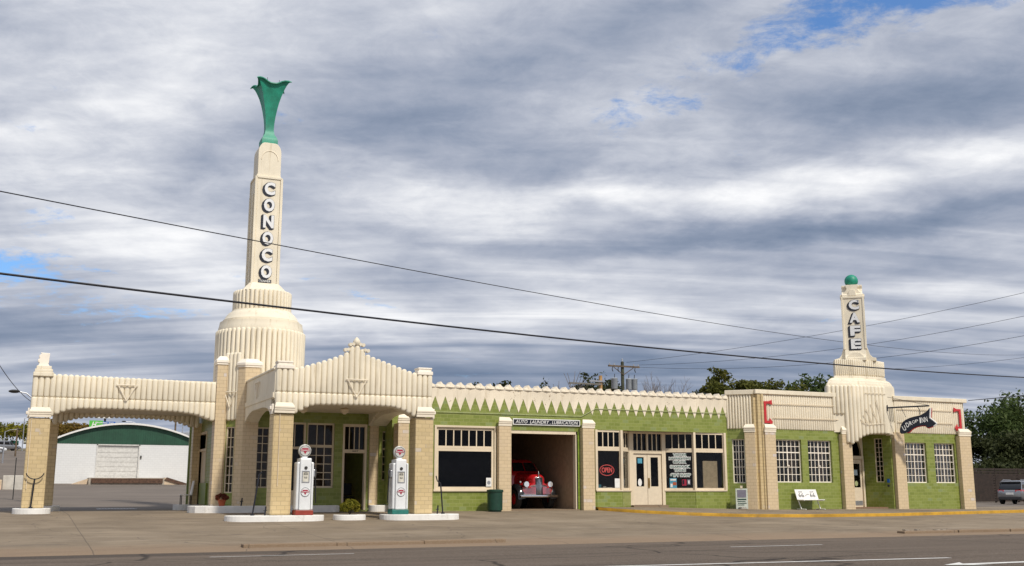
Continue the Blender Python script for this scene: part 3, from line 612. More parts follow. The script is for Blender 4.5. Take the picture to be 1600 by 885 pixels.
def sign_letter(ch, fr, u0, u1, z0, z1, d, parent):
    hh = z1-z0; lw = u1-u0
    bk = textm(ch, fr, u0-.045, u1+.012, z0-.03, z1+.012, d+.014, .028, .075); bk2 = textm(ch, fr, u0-.10, u1-.06, z0-.075, z1-.04, d+.010, .02, .075)  # drop shadow modelled as black copies shifted left and down, behind the outline
    bk.add(bk2.v, bk2.f); bk.add(*(lambda q: (q.v, q.f))(textm(ch, fr, u0-.07, u1-.03, z0-.05, z1-.015, d+.012, .024, .075)))
    o = bk.build('letter', 'black_paint', parent); textm(ch, fr, u0, u1, z0, z1, d+.030, .008, .045).build('letter_face', 'letter_white', o); return o
m_, t_, b_2 = principled('letter_white'); tc_ = t_.new('ShaderNodeTexCoord').outputs['Object']
n_ = t_.math('ADD', t_.math('MULTIPLY', t_.noise(tc_, 1.7, 3, .6), .55), t_.math('MULTIPLY', t_.noise(tc_, 9, 5, .7, 1.0), .45))
t_.l.new(t_.mix(t_.sstep(n_, .60, .62), (.78, .79, .80), (.12, .14, .18)), b_2.inputs['Base Color'])
for i, ch in enumerate('CONOCO'):
    zt = 13.72-i*.724; sign_letter(ch, FS, -.18, .27, zt-.54, zt+.02, 0.0, SHF)
o = M().fbox(FS, -.27, .27, -.002, .02, 9.36, 9.50).build('name_plate', 'black_paint', SHF); textm('TOWER', FS, -.24, .24, 9.385, 9.478, .024, .008, .01).build('plate_lettering', 'paper', o)

# ---- left canopy
FLc = Fr(0, 43.3); LZ = lambda u: lerp(5.08, 4.99, u/6.8)
def flutes_front(fr, u0, u1, top, bot, band, r, d=0.0, mat='cream', parent=B, name='parapet_fluting', split=True):
    m = M(); n = int(round((u1-u0)/(2*r))); st = (u1-u0)/n
    for i in range(n):
        u = u0+st*(i+.5); p = fr.pt(u, d, 0); zt = top(u) if callable(top) else top; zb = bot(u) if callable(bot) else bot
        kx, ky = (1, .78) if abs(fr.s) < .3 else (.78, 1)
        if split: m.flute(p[0], p[1], band, zt, st/2*1.0, 12, kx, ky); m.flute(p[0], p[1], zb, band+.035, st/2*1.04, 12, kx, ky)
        else: m.flute(p[0], p[1], zb, zt, st/2, 10, kx, ky)
    return m.build(name, mat, parent, smooth=True)
lb = lambda u: pw(u, [(.8, 3.44), (1.0, 3.50), (1.2, 3.60), (1.45, 3.70), (1.9, 3.78), (3.6, 3.80), (5.4, 3.76), (6.1, 3.68), (6.4, 3.58), (6.65, 3.48), (6.8, 3.44)])
flutes_front(FLc, .22, 6.84, lambda u: LZ(u), lb, 4.17, .1)
M().box(.25, 6.84, 43.31, 43.5, 3.9, 5.0).box(.25, .45, 43.5, 47.9, 3.9, 5.0).box(.45, 6.9, 47.7, 47.9, 3.86, 5.0).build('canopy_beam', 'cream', B)
M().box(.45, 6.84, 43.5, 47.7, 3.88, 4.05).build('canopy_ceiling', 'ceiling_paint', B)
# soffit thickness of the front and back beams following the arch
def archbeam(x0, x1, y0, y1, bot, n=26, top=3.93):
    m = M(); vs = []
    for i in range(n+1):
        x = lerp(x0, x1, i/n); zb = bot(x)+.05; vs += [(x, y0, zb), (x, y1, zb), (x, y0, top), (x, y1, top)]
    m.v = vs
    for i in range(n):
        a = i*4; b2 = a+4; m.f += [(a, a+1, b2+1, b2), (a, b2, b2+2, a+2), (a+1, a+3, b2+3, b2+1), (a+2, b2+2, b2+3, a+3)]
    m.f += [(0, 2, 3, 1), (n*4, n*4+1, n*4+3, n*4+2)]; return m
archbeam(.9, 6.84, 43.36, 43.95, lb).build('canopy_arch', 'cream', B, smooth=True)
lb2 = lambda u: pw(u, [(1.2, 3.40), (1.6, 3.55), (1.9, 3.66), (2.4, 3.74), (3.8, 3.77), (5.4, 3.74), (6.0, 3.64), (6.4, 3.50), (6.7, 3.40)])
archbeam(1.1, 6.84, 47.25, 47.8, lb2).build('canopy_arch', 'cream', B, smooth=True)
flutes_front(Fr(0, 47.95), 1.1, 6.84, 4.4, lb2, 4.17, .1, split=False)
flutes_front(Fr(0, 47.2), 1.1, 6.84, 3.95, lambda u: lb2(u)-.0, 4.17, .1, split=False)
triangle(FLc, 3.52, 4.13, 4.73, .66, .13, B)
FCL = Fr(0, 43.3)
m = M(); m.fbox(FCL, .18, .94, -.55, .10, .17, 3.42); COLm = m.build('column', 'cream_tile', B, bevel=.05)
capital(COLm, FCL, .22, .92, 3.82, .08); M().fbox(FCL, .14, .20, -.3, .0, 3.42, 3.78).fbox(FCL, .08, .16, -.3, -.02, 3.55, 3.66).build('side_scroll', 'cream_bright', COLm, bevel=.02)
M().tube([FCL.pt(.30, .125, .85), FCL.pt(.30, .125, 3.4)], .014, 5).build('downpipe', 'cream_trim', COLm)
M().box(.74, 1.34, 47.2, 47.8, .2, 3.5).build('column', 'cream_tile', B, bevel=.04)
# stepped end piece with its small leaning finial
M().fbox(FCL, .22, .92, -.4, .13, 4.95, 5.10).fbox(FCL, .26, .88, -.38, .11, 5.10, 5.22).fbox(FCL, .31, .83, -.33, .08, 5.22, 5.34).build('end_block', 'cream', B, bevel=.02)
m = M(); 
m.plate(FCL, [(.36, 5.34), (.76, 5.34), (.70, 5.42), (.72, 5.47), (.74, 5.82), (.42, 5.84), (.44, 5.77), (.37, 5.74), (.37, 5.64), (.41, 5.62), (.34, 5.58), (.34, 5.49), (.40, 5.46)], -.22, -.02)
m.build('end_finial', 'cream_bright', B, bevel=.025)
# ---- front canopy
FC = Fr(0, 37.5)
CTOP = [(7.9, 5.06), (8.6, 5.05), (8.89, 5.12), (9.49, 5.31), (9.91, 5.46), (10.32, 5.62), (10.5, 5.74), (10.65, 5.96), (10.80, 5.98), (10.97, 5.96), (11.12, 5.74), (11.3, 5.62), (11.58, 5.54), (12.21, 5.33), (12.81, 5.14), (13.1, 5.06), (13.8, 5.10)]
ctop = lambda u: pw(u, CTOP)
cb = lambda u: pw(u, [(8.5, 3.42), (8.68, 3.44), (8.91, 3.57), (9.11, 3.68), (9.35, 3.75), (10.3, 3.78), (11.3, 3.79), (12.2, 3.77), (12.5, 3.70), (12.82, 3.58), (13.02, 3.45), (13.3, 3.42)])
def cbot(u): return 3.6 if (u < 8.6 or u > 13.08) else cb(u)
flutes_front(FC, 7.95, 13.75, ctop, cbot, 4.17, .1)
m = M(); poly = [(7.96, 3.9)] + [(u, ctop(u)-.12) for u in rng(7.96, 13.74, .1)] + [(13.74, 3.9)]
m.plate(FC, poly, -.22, -.02); m.build('canopy_gable', 'cream', B)
M().box(7.92, 8.08, 37.52, 42.7, 3.95, 5.0).box(7.87, 7.95, 37.55, 42.7, 3.98, 4.16).box(7.90, 8.1, 37.56, 42.7, 4.16, 4.19).box(7.88, 8.10, 37.6, 42.7, 4.97, 5.04).build('canopy_beam', 'cream', B, bevel=.02)
M().box(13.6, 13.74, 37.72, 42.8, 3.95, 5.0).build('canopy_beam', 'cream', B)
def sidearch(x0, x1, ya, yb, bot, n=20):
    m = M()
    for i in range(n+1):
        y = lerp(ya, yb, i/n); zb = bot(y); m.v += [(x0, y, zb), (x1, y, zb), (x0, y, 3.98), (x1, y, 3.98)]
    for i in range(n):
        a = i*4; b2 = a+4; m.f += [(a, b2, b2+1, a+1), (a, a+2, b2+2, b2), (a+1, b2+1, b2+3, a+3), (a+2, a+3, b2+3, b2+2)]
    m.f += [(0, 1, 3, 2), (n*4, n*4+2, n*4+3, n*4+1)]; return m
sb = lambda y: pw(y, [(38.0, 3.4), (38.15, 3.52), (38.35, 3.62), (38.7, 3.7), (39.3, 3.76), (41.3, 3.76), (41.8, 3.68), (42.2, 3.58), (42.5, 3.46), (42.7, 3.40)])
sidearch(7.90, 8.42, 37.9, 42.7, sb).build('canopy_arch', 'cream', B, smooth=True); sidearch(13.06, 13.68, 37.9, 42.9, sb).build('canopy_arch', 'cream', B, smooth=True)
archbeam(8.5, 13.2, 37.56, 38.1, cb).build('canopy_arch', 'cream', B, smooth=True)
M().box(8.08, 13.6, 37.7, 43.0, 3.90, 4.05).build('canopy_ceiling', 'ceiling_paint', B)
for x in (9.6, 11.2): M().lathe(x, 40.2, [(.05, 3.66), (.16, 3.76), (.18, 3.84), (.12, 3.9)], 16).build('ceiling_lamp', 'cream_trim', B, smooth=True)
triangle(FC, 10.84, 4.07, 4.71, .70, .13, B)
FX = Fr(7.92, 42.7, radians(-90)); triangle(FX, 2.3, 4.15, 4.75, .7, .06, B)
# scrolls and bud on the gable
m = M()
for sgn in (-1, 1):
    for uu, zz in ((.40, 5.78), (.22, 5.98)):
        u = 10.82+sgn*uu; m.tube([FC.pt(u+sgn*.02, -.06, zz), FC.pt(u+sgn*.02, .10, zz)], .065, 12); m.tube([FC.pt(u-sgn*.09, -.05, zz+.02), FC.pt(u-sgn*.09, .09, zz+.02)], .06, 10)
p = FC.pt(10.82, .0, 6.13); m.lathe(p[0], p[1], [(.03, 5.90), (.09, 5.97), (.135, 6.05), (.125, 6.13), (.07, 6.21), (.01, 6.27)], 14)
m.build('gable_crest', 'cream', B, smooth=True)
for u0, u1, nm in ((7.90, 8.62, 0), (13.10, 13.80, 1)):
    m = M().fbox(FC, u0, u1, -.60, .10, -.03, 3.42); o = m.build('column', 'cream_tile', B, bevel=.06 if nm == 0 else .03)
    capital(o, FC, u0+.03, u1-.03, 3.82, .10)
    sg = -1 if nm == 0 else 1; e = u0 if nm == 0 else u1
    M().fbox(FC, e-.06 if nm == 0 else e-.02, e+.02 if nm == 0 else e+.06, -.3, .03, 3.40, 3.76).fbox(FC, e-.12 if nm == 0 else e, e if nm == 0 else e+.12, -.28, 0, 3.56, 3.68).build('side_scroll', 'cream_bright', o, bevel=.02)
    M().fbox(FC, u0+.05, u1-.05, -.45, .10, 5.0, 5.13).fbox(FC, u0+.10, u1-.1, -.4, .06, 5.13, 5.21).fbox(FC, u0+.08, u1-.08, -.42, .08, 5.21, 5.27).build('end_block', 'cream_bright', B, bevel=.015)
M().tube([FC.pt(8.12, .125, .95), FC.pt(8.12, .125, 3.4)], .014, 5).build('downpipe', 'cream_trim', B)
# ---- garage and shop (middle)
ZTOP = 5.13
m = M()
ops_mid = [(15.62, 18.22, .84, 3.38), (19.0, 22.2, -.3, 3.33), (23.12, 29.95, -.3, 3.44)]
m.wall(FM, 13.95, 30.14, -.3, 5.0, .3, ops_mid); m.wall(Fr(13.95, 42.0, radians(90)), 0, 10.5, -.2, 5.0, .25)
m.build('garage_wall', 'green_tile', B)
M().box(13.9, 31.2, 53.3, 53.5, -.2, 4.9).box(18.55, 18.75, 42.3, 53.3, -.2, 4.2).box(22.22, 22.42, 42.31, 53.3, -.2, 4.2).build('inner_wall', 'bay_wall', B)
M().box(14.0, 31.3, 42.32, 53.2, 4.2, 4.3).build('shop_ceiling', 'interior', B); M().box(14.0, 31.3, 42.32, 53.2, 4.3, 4.62).build('garage_roof', 'roofing', B)
M().box(18.75, 22.22, 41.9, 53.3, -.10, .004).build('garage_floor', 'concrete', B)
M().box(14.3, 18.5, 43.0, 43.05, .3, 3.9).build('drape', 'dark_curtain', B)
# zigzag parapet
PIT = .449; m = M(); mt = M(); n0 = 14.22
NT_ = int((30.15-n0)/PIT)
for i in range(NT_+1):
    c = 14.42+PIT*i; a, b2 = c-PIT/2, min(c+PIT/2, 30.16)
    if a > 30.1: break
    h0, h1 = -.0, .075
    # tooth: pleated, point at the bottom
    A = FM.pt; V = [A(a, .012, 4.67), A(c, .015, 4.08), A(b2, .012, 4.67), A(b2, .03, 5.03), A(c, .055, 5.03), A(a, .03, 5.03), A(c, .028, 4.62)]
    m.add(V, [(0, 1, 6), (1, 2, 6), (0, 6, 4, 5), (6, 2, 3, 4)])
    Bk = [A(a, -.0, 4.67), A(c, -.0, 4.08), A(b2, 0, 4.67)]
    m.add([V[0], V[1], V[2]]+Bk, [(0, 3, 4, 1), (1, 4, 5, 2)])
    # coping stone with a pointed crest
    e = .008
    V = [A(a+e, .05, 5.035), A(b2-e, .05, 5.035), A(b2-e, .05, 5.12), A(b2-.14, .06, 5.18), A(c, .08, 5.27), A(a+.14, .06, 5.18), A(a+e, .05, 5.12), A(c, .12, 5.035)]
    Vb = [A(a+e, -.32, 5.035), A(b2-e, -.32, 5.035), A(b2-e, -.32, 5.12), A(b2-.14, -.32, 5.18), A(c, -.32, 5.27), A(a+.14, -.32, 5.18), A(a+e, -.32, 5.12)]
    mt.add(V+Vb, [(0, 7, 4, 5, 6), (7, 1, 2, 3, 4), (2, 10-0, 11-0, 3) if False else (2, 1+9-0, 3+8, 3), (3, 11, 12, 4), (4, 12, 13, 5), (5, 13, 14, 6), (8, 9, 1, 7, 0)])
m.build('zigzag_band', 'cream_worn', B); mt.build('zigzag_coping', 'cream_worn', B)
m = M(); pts = [(14.2, .04, 4.0), (22.4, .04, 4.0), (23.1, .04, 4.36), (30.1, .06, 4.36)]; m.tube([FM.pt(*p) for p in pts], .013, 6)
m.build('conduit', 'conduit_paint', B, smooth=True)
# pillars beside the garage bay
for u0, u1 in ((18.33, 18.90), (22.32, 22.90)): pillar(FM, u0, u1, -.3, 3.86, -.02, .28)
pillar(Fr(0, 41.42), 13.74, 14.20, -.2, 3.84, -.5, .1)
M().fbox(FM, 18.92, 19.0, -.25, .03, -.2, 3.33).build('bay_jamb', 'green_trim', B); M().fbox(FM, 22.2, 22.28, -.25, .03, -.2, 3.33).build('bay_jamb', 'green_trim', B)
M().fbox(FM, 18.98, 22.14, -.3, -.02, 3.20, 3.33).fbox(FM, 22.13, 22.22, -.3, -.06, -.02, 3.20).build('bay_frame', 'cream_trim', B)
# big garage window: transom lights over one sheet
o = window(B, FM, 15.62, 18.22, 2.52, 3.38, 7, 1, dep=-.05, fw=.10, mw=.045, gl='glass_dark'); window(B, FM, 15.62, 18.22, .84, 2.515, 1, 1, dep=-.04, fw=.11, gl='glass_dark')
M().fbox(FM, 15.5, 18.3, .0, .07, .76, .84).fbox(FM, 15.53, 15.62, .0, .05, .84, 3.46).fbox(FM, 18.22, 18.3, 0, .05, .84, 3.46).fbox(FM, 15.62, 18.22, .0, .05, 3.38, 3.46).build('window_trim', 'cream_trim', B, bevel=.008)
# storefront: two front windows, splayed returns, recessed doors
SP = [(23.12, 42.0), (24.40, 42.0), (25.30, 42.8), (27.12, 42.8), (28.3, 42.06), (29.95, 42.0)]
def shopwin(a, b2, cols, z0=.82, zt=3.44, zm=2.62, e0=.03, e1=.03, lbl=None):
    f, L = Fseg(a, b2); window(B, f, 0, L, zm, zt, cols, 1, dep=-.04, fw=.09, mw=.04, gl='glass_dark'); return window(B, f, 0, L, z0, zm-.003, 1, 1, dep=-.035, fw=.09, gl='glass')
shopwin(SP[0], SP[1], 4); shopwin(SP[1], SP[2], 3); shopwin(SP[3], SP[4], 4); shopwin(SP[4], SP[5], 4)
for x, y in (SP[0], SP[1], SP[2], SP[3], SP[4], SP[5]): M().prism([(x-.06, y-.06), (x+.06, y-.06), (x+.06, y+.1), (x-.06, y+.1)], .80, 3.44).build('window_post', 'cream_trim', B, bevel=.01)
for a, b2 in ((SP[0], SP[1]), (SP[1], SP[2]), (SP[3], SP[4]), (SP[4], SP[5])):
    f, L = Fseg(a, b2); M().fbox(f, 0, L, -.25, .03, -.2, .76).build('bulkhead', 'green_tile', B); M().fbox(f, -.03, L+.03, -.25, .07, .762, .82).build('window_sill', 'cream_trim', B)
M().box(24.4, 28.25, 42.02, 42.9, 3.45, 3.5).build('recess_soffit', 'ceiling_paint', B)
FDo = Fr(.13, 42.8)
m = M().fbox(FDo, 25.15, 25.34, -.12, .05, .1, 3.44).fbox(FDo, 26.86, 27.0, -.12, .05, .1, 3.44).fbox(FDo, 25.34, 26.86, -.12, .04, 2.46, 2.60).fbox(FDo, 25.34, 26.86, -.12, .04, 3.36, 3.44).fbox(FDo, 26.06, 26.14, -.12, .035, 2.6, 3.36)
for q0, q1 in ((25.34, 26.06), (26.14, 26.86)):
    for k in (1, 2): u = lerp(q0, q1, k/3) ; m.fbox(FDo, u-.02, u+.02, -.08, 0, 2.6, 3.36)
o = m.build('shop_door_frame', 'cream_trim', B); M().fbox(FDo, 25.34, 26.86, -.06, -.05, 2.6, 3.36).build('pane', 'glass_dark', o)
for q0, q1 in ((25.35, 26.09), (26.11, 26.85)):
    m = M().wall(FDo, q0, q1, .16, 2.45, .05, [(q0+.17, q1-.17, .98, 2.30)], d=-.02); o = m.build('shop_door', 'door_cream', B)
    M().fbox(FDo, q0+.16, q1-.16, -.05, -.045, .97, 2.31).build('pane', 'glass_dark', o)
    if q0 < 26: pass
    else: M().fbox(FDo, q0+.02, q0+.085, -.02, .02, .92, 1.36).tube([FDo.pt(q0+.05, .02, 1.0), FDo.pt(q0+.05, .07, 1.02), FDo.pt(q0+.05, .07, 1.26), FDo.pt(q0+.05, .02, 1.28)], .012, 6).build('handle', 'brass', o)
M().box(25.30, 27.12, 42.5, 43.0, -.1, .15).build('door_step', 'concrete', B)
# shop interior
M().box(22.45, 31.0, 47.2, 47.3, .1, 4.2).box(22.45, 31.0, 42.9, 47.2, .06, .10).build('shop_interior', 'interior', B)
M().box(28.95, 29.75, 42.35, 42.40, .1, 2.15).build('display_screen', 'screen_cream', B)
# ---- cafe wing
FW = Fr(0, 41.0); WZ = lambda u: 5.42-.0*u
FWs, LWs = Fseg((30.12, 42.02), (31.12, 41.02))
m = M()
W1, W2, W3, W4 = (32.12, 33.62), (34.0, 35.42), (40.02, 41.45), (41.98, 43.38)
wops = [(W1[0], W1[1], 1.17, 3.15), (W2[0], W2[1], 1.17, 3.15), (W3[0], W3[1], 1.17, 3.15), (W4[0], W4[1], 1.17, 3.15), (36.5, 39.12, -.4, 3.6)]
m.wall(FW, 31.2, 44.1, -.4, 3.75, .25, wops)
m.wall(FWs, 0, LWs, -.4, 3.75, .25, [(.22, .80, 1.13, 3.16)])
m.wall(Fr(44.1, 41.0, radians(90)), 0, 11, -.4, 3.75, .25)
m.build('cafe_wall', 'green_tile', B)
M().box(31.2, 44.0, 51.8, 52.0, -.3, 4.9).box(36.2, 36.35, 42.5, 51.8, -.3, 3.7).build('cafe_inner_wall', 'interior', B)
M().box(31.2, 44.0, 41.3, 51.8, -.2, .0).build('cafe_floor', 'interior', B); M().box(31.2, 44.0, 41.3, 51.8, 3.78, 4.9).build('cafe_roof', 'roofing', B)
# fluted parapet panels
def panel(fr, u0, u1, zb, zt, mat='wing_panel', r=.066):
    m = M(); m.fbox(fr, u0, u1, -.24, -.02, zb+.02, zt); o = m.build('parapet_panel', mat, B)
    flutes_front(fr, u0, u1, zt, zb, 4.17, r, d=.0, mat=mat, parent=o, name='fluting', split=False); return o
panel(FW, 31.42, 36.1, 3.60, 5.30); panel(FW, 39.5, 44.1, 3.60, 5.30); panel(FWs, 0.0, 1.33, 3.62, 5.25)
M().fbox(FW, 31.0, 36.0, -.4, .12, 5.24, 5.44).build('parapet_coping', 'wing_panel', B, bevel=.02)
M().fbox(FW, 39.4, 44.35, -.4, .12, 5.24, 5.44).build('parapet_coping', 'wing_panel', B, bevel=.02)
M().fbox(FWs, -.02, 1.30, -.297, .103, 5.22, 5.436).build('parapet_coping', 'wing_panel', B, bevel=.02)
M().box(44.0, 44.35, 41.13, 52, 3.7, 5.435).build('side_parapet', 'wing_panel', B, bevel=.02)
for z in (4.15, 4.80): 
    M().tube([FW.pt(32.0, .10, z), FW.pt(35.9, .10, z)], .018, 6).build('tube_light', 'cream_trim', B); M().tube([FW.pt(39.6, .10, z), FW.pt(43.3, .10, z)], .018, 6).build('tube_light', 'cream_trim', B)
# corner: stepped tile strips
M().prism([(30.95, 41.20), (30.97, 41.04), (31.10, 41.04), (31.12, 40.92), (31.28, 40.92), (31.30, 40.86), (31.42, 40.86), (31.42, 41.4), (31.1, 41.4)], -.4, 5.23).build('corner_pier', 'cream_tile', B)
pillar(FW, 31.38, 31.98, -.4, 3.84, -.1, .22); pillar(FW, 35.9, 36.48, -.4, 3.84, -.1, .25); pillar(FW, 43.5, 44.28, -.4, 3.90, -.1, .25)
pillar(FWs, .84, 1.32, -.4, 3.84, -.1, .18); M().fbox(FW, 39.22, 39.86, -.1, .2, -.4, 3.62).build('pillar', 'pale_tile', B)
HV = (('c', .5), ('r', .29))
for i, (a, b2) in enumerate((W1, W2, W3, W4)): window(B, FW, a, b2, 1.17, 3.15, 6, [.14, .29, .47, .65, .83], dep=-.13, fw=.045, mw=.024, mat='cream_bright', heavy=HV)
window(B, FWs, .22, .80, 1.13, 3.16, 4, [.13, .28, .46, .64, .82], dep=-.13, fw=.045, mw=.024, mat='cream_bright', heavy=HV)
for u in (32.87, 34.71): M().tube([FW.pt(u, -.08, 1.95), FW.pt(u, -.02, 1.92)], .03, 6).build('window_latch', 'cream_bright', B)
for i, ((a, b2), lb_) in enumerate(zip((W1, W2, W3, W4), ('window nearest the shop door corner', 'window behind the bench', 'window just right of the cafe door', 'last window at the far right end'))):
    m = M()
    for u0, u1 in ((a-.1, a+.42), (b2-.45, b2+.1)):
        n = 14; 
        for k in range(n): ua = lerp(u0, u1, k/n); ub = lerp(u0, u1, (k+1)/n); da = -.55+.05*(k % 2); db = -.55+.05*((k+1) % 2); m.add([FW.pt(ua, da, .95), FW.pt(ub, db, .95), FW.pt(ub, db, 3.3), FW.pt(ua, da, 3.3)], [(0, 1, 2, 3)])
    if i >= 2: m.fbox(FW, a, b2, -.7, -.66, 2.3, 3.3)
    solo(m, 'curtain', 'curtain', 'pale pleated curtains hanging behind the '+lb_, 'curtain', 'curtains behind the cafe windows')
# entry recess
m = M().fbox(Fr(0, 42.4), 36.5, 37.62, -.2, 0, -.3, 3.75).fbox(Fr(0, 42.4), 38.55, 38.62, -.2, 0, -.3, 3.75)
m.box(36.35, 36.52, 41.25, 42.4, -.3, 3.75)
FR_, LR = Fseg((38.62, 42.4), (39.12, 41.0)); m.wall(FR_, 0, LR, -.3, 3.75, .2, [(.62, 1.05, 1.2, 3.35)])
m.build('entry_wall', 'green_tile', B)
M().box(36.5, 38.9, 41.26, 42.4, 3.6, 3.7).build('entry_ceiling', 'interior_light', B)
window(B, FR_, .62, 1.05, 1.2, 3.35, 2, [.1, .2, .31, .42, .53, .64, .75, .87], dep=-.05, fw=.04, mw=.022)
FE = Fr(0, 42.38)
m = M().fbox(FE, 37.6, 37.68, -.15, .05, .0, 2.5).fbox(FE, 38.47, 38.57, -.15, .05, .0, 2.5).fbox(FE, 37.68, 38.47, -.15, .05, 2.34, 2.5)
m.plate(FE, [(37.6, 2.5), (37.6, 3.5), (38.57, 3.5), (38.57, 2.5), (38.47, 2.5), (38.44, 2.85), (38.34, 3.15), (38.1, 3.38), (37.7, 3.42), (37.7, 2.5)], -.1, .03); o = m.build('cafe_door_frame', 'door_cream', B)
m = M().wall(FE, 37.69, 38.46, .0, 2.33, .05, [(37.79, 38.36, .95, 2.12)], d=-.03); o = m.build('cafe_door', 'door_cream', B); M().fbox(FE, 37.78, 38.37, -.06, -.055, .94, 2.13).build('pane', 'glass_dark', o)
M().fbox(FE, 37.73, 38.42, -.028, -.018, .08, .30).build('kick_plate', 'steel', o)
# entry pavilion with curved fluted hood
PV = [(36.35, 42.35), (35.4, 41.1), (36.5, 40.6), (38.6, 40.6), (39.7, 41.1), (38.95, 42.35)]
pb = lambda u: pw(u, [(0, 3.02), (.15, 3.10), (.4, 3.28), (.7, 3.40), (1.1, 3.47), (1.9, 3.50), (2.1, 3.50)])
m = M(); m.prism(PV, 3.56, 5.83); PVo = m.build('entry_tower', 'cream', B)
m = M()
f, L = Fseg(PV[2], PV[3]); nf = 9
for k in range(nf): p = f.pt(L*(k+.5)/nf, 0, 0); m.flute(p[0], p[1], pb(L*(k+.5)/nf), 5.85, L/nf/2, 10, 1, .8)
f, L = Fseg(PV[1], PV[2])
for k in range(6): p = f.pt(L*(k+.5)/6, 0, 0); m.flute(p[0], p[1], 2.98 if k == 5 else 3.04 if k == 4 else 4.4, 5.83, L/12, 10)
m.build('fluting', 'cream', PVo, smooth=True)
# smooth right cheek stepping down in scallops
f, L = Fseg(PV[3], PV[4])
m = M(); 
for i in range(5): m.fbox(f, .62+.05*i, L-.05-.01*i, -.35, .05-.01*i, 3.56-.10*(i+1), 3.56-.10*i)
m.build('corbel', 'cream', PVo, bevel=.03)
m = M()
for i in range(4): m.prism([(36.3, 41.0), (36.34, 40.72), (36.75-.06*i, 40.66), (36.75-.06*i, 41.0)], 3.56-.13*(i+1), 3.56-.13*i)
m.build('corbel', 'cream', PVo, bevel=.03)
M().box(36.5, 39.15, 40.75, 41.3, 3.515, 3.55).build('hood_soffit', 'ceiling_paint', PVo)
# tube light scribbles on the front
m = M(); f = Fr(0, 40.47); sx_ = lambda q: (q-35.40)*1.03+36.5; sz_ = lambda q: (q-.79)*1.033+.79
for k, (u, zt, ub) in enumerate(((35.75, 4.08, 35.98), (35.93, 4.28, 36.18), (36.10, 4.58, 36.45), (36.40, 4.80, 36.80), (36.78, 5.0, 37.0))): m.tube([f.pt(sx_(u), 0, sz_(zt)), f.pt(sx_(ub), 0, sz_(3.88))], .017, 6)
m.tube([f.pt(sx_(35.95), 0, 3.98), f.pt(sx_(36.2), 0, 3.94), f.pt(sx_(37.2), 0, 4.02)], .014, 6); m.tube([f.pt(sx_(36.1), .0, 5.47), f.pt(sx_(37.4), .0, 5.47)], .014, 6)
m.build('tube_light', 'cream_worn', PVo, smooth=True)
f2, L2 = Fseg(PV[3], PV[4]); m = M()
for u in (.35, .55, .75): m.tube([f2.pt(u, .04, 4.85), f2.pt(u, .05, 4.2), f2.pt(u+.08, .05, 4.12)], .014, 6)
m.build('tube_light', 'dark_metal', PVo)
# tiers
TR = [(36.85, 42.2), (36.16, 41.31), (36.96, 40.95), (38.55, 40.95), (39.2, 41.2), (38.75, 42.2)]
def grow(poly, e, c=(37.75, 41.45)): 
    out = []
    for x, y in poly: L = hypot(x-c[0], y-c[1]); out.append((x+(x-c[0])/L*e, y+(y-c[1])/L*e))
    return out
m = M().prism(grow(PV, -.02), 5.80, 5.92, grow(PV, -.03)).prism(grow(PV, -.08), 5.92, 6.04, grow(PV, -.14)).prism(grow(PV, -.14), 6.04, 6.14, grow(PV, -.26)).prism(grow(PV, -.26), 6.14, 6.20, grow(PV, -.42)).prism(grow(TR, .08), 6.19, 6.33)
m.build('tower_moulding', 'cream', B, bevel=.02)
m = M().prism(TR, 6.30, 7.12); o = m.build('tower_tier', 'cream', B); m = M()
for a, b2, nf in ((TR[1], TR[2], 9), (TR[2], TR[3], 12), (TR[3], TR[4], 5)):
    f, L = Fseg(a, b2)
    for k in range(nf): p = f.pt(L*(k+.5)/nf, 0, 0); m.flute(p[0], p[1], 6.36, 7.14, L/nf/2*.92, 8)
m.build('fluting', 'cream', o, smooth=True)
CX_, CY_ = 37.90, 41.70; CA = atan2(-CY_, -CX_)  # faces the crossing, not the street
FA = Fr(CX_, CY_, CA+pi/2); H_ = .57
m = M()
pr_ = [(-.97, 7.12), (-.97, 7.27), (-.80, 7.31), (-.68, 7.45), (-.62, 7.65), (-.56, 7.83), (-.54, 10.36), (-.59, 10.38), (-.59, 10.50), (-.45, 10.58), (-.33, 10.68), (-.25, 10.82), (-.31, 10.94), (-.31, 11.02)]
pr_ = pr_ + [(-x, z) for x, z in pr_[::-1]]
m.plate(FA, pr_, -.40, .40); pr2 = [(x*.82, z) for x, z in pr_]; m.plate(Fr(CX_, CY_, CA+pi), pr2, -.50, .50)
CS = m.build('cafe_tower_shaft', 'cream', B, bevel=.015)
m = M(); m.fbox(FA, -.56, -.46, .38, .53, 7.73, 10.40).fbox(FA, .46, .56, .38, .53, 7.73, 10.40).fbox(FA, -.46, .46, .38, .53, 10.31, 10.40); m.plate(FA, [(-.43, 7.12), (.43, 7.12), (.37, 7.37), (.2, 7.51), (0, 7.55), (-.2, 7.51), (-.37, 7.37)], .38, .72); m.plate(FA, [(-.2, 10.44), (.2, 10.44), (.16, 10.66), (.08, 10.76), (-.08, 10.76), (-.16, 10.66)], .30, .5); m.build('shaft_frame', 'cream', CS, bevel=.01)
M().sphere(CX_, CY_, 11.27, .335, 20, 12).build('cafe_finial', 'teal', B, smooth=True)
for i, ch in enumerate('CAFE'):
    zt = 10.22-i*.66; sign_letter(ch, FA, -.19, .30, zt-.50, zt, .50, CS)
M().fbox(FA, -.46, .46, .30, .497, 7.68, 10.31).build('letter_panel', 'cream', CS)
# accessible-door button plate
o = M().fbox(FR_, 1.2, 1.33, .0, .02, 1.18, 1.36).build('button_plate', 'sign_blue', B); M().fbox(FR_, 1.22, 1.32, .02, .05, .98, 1.08).build('bell', 'plastic_dark', B)
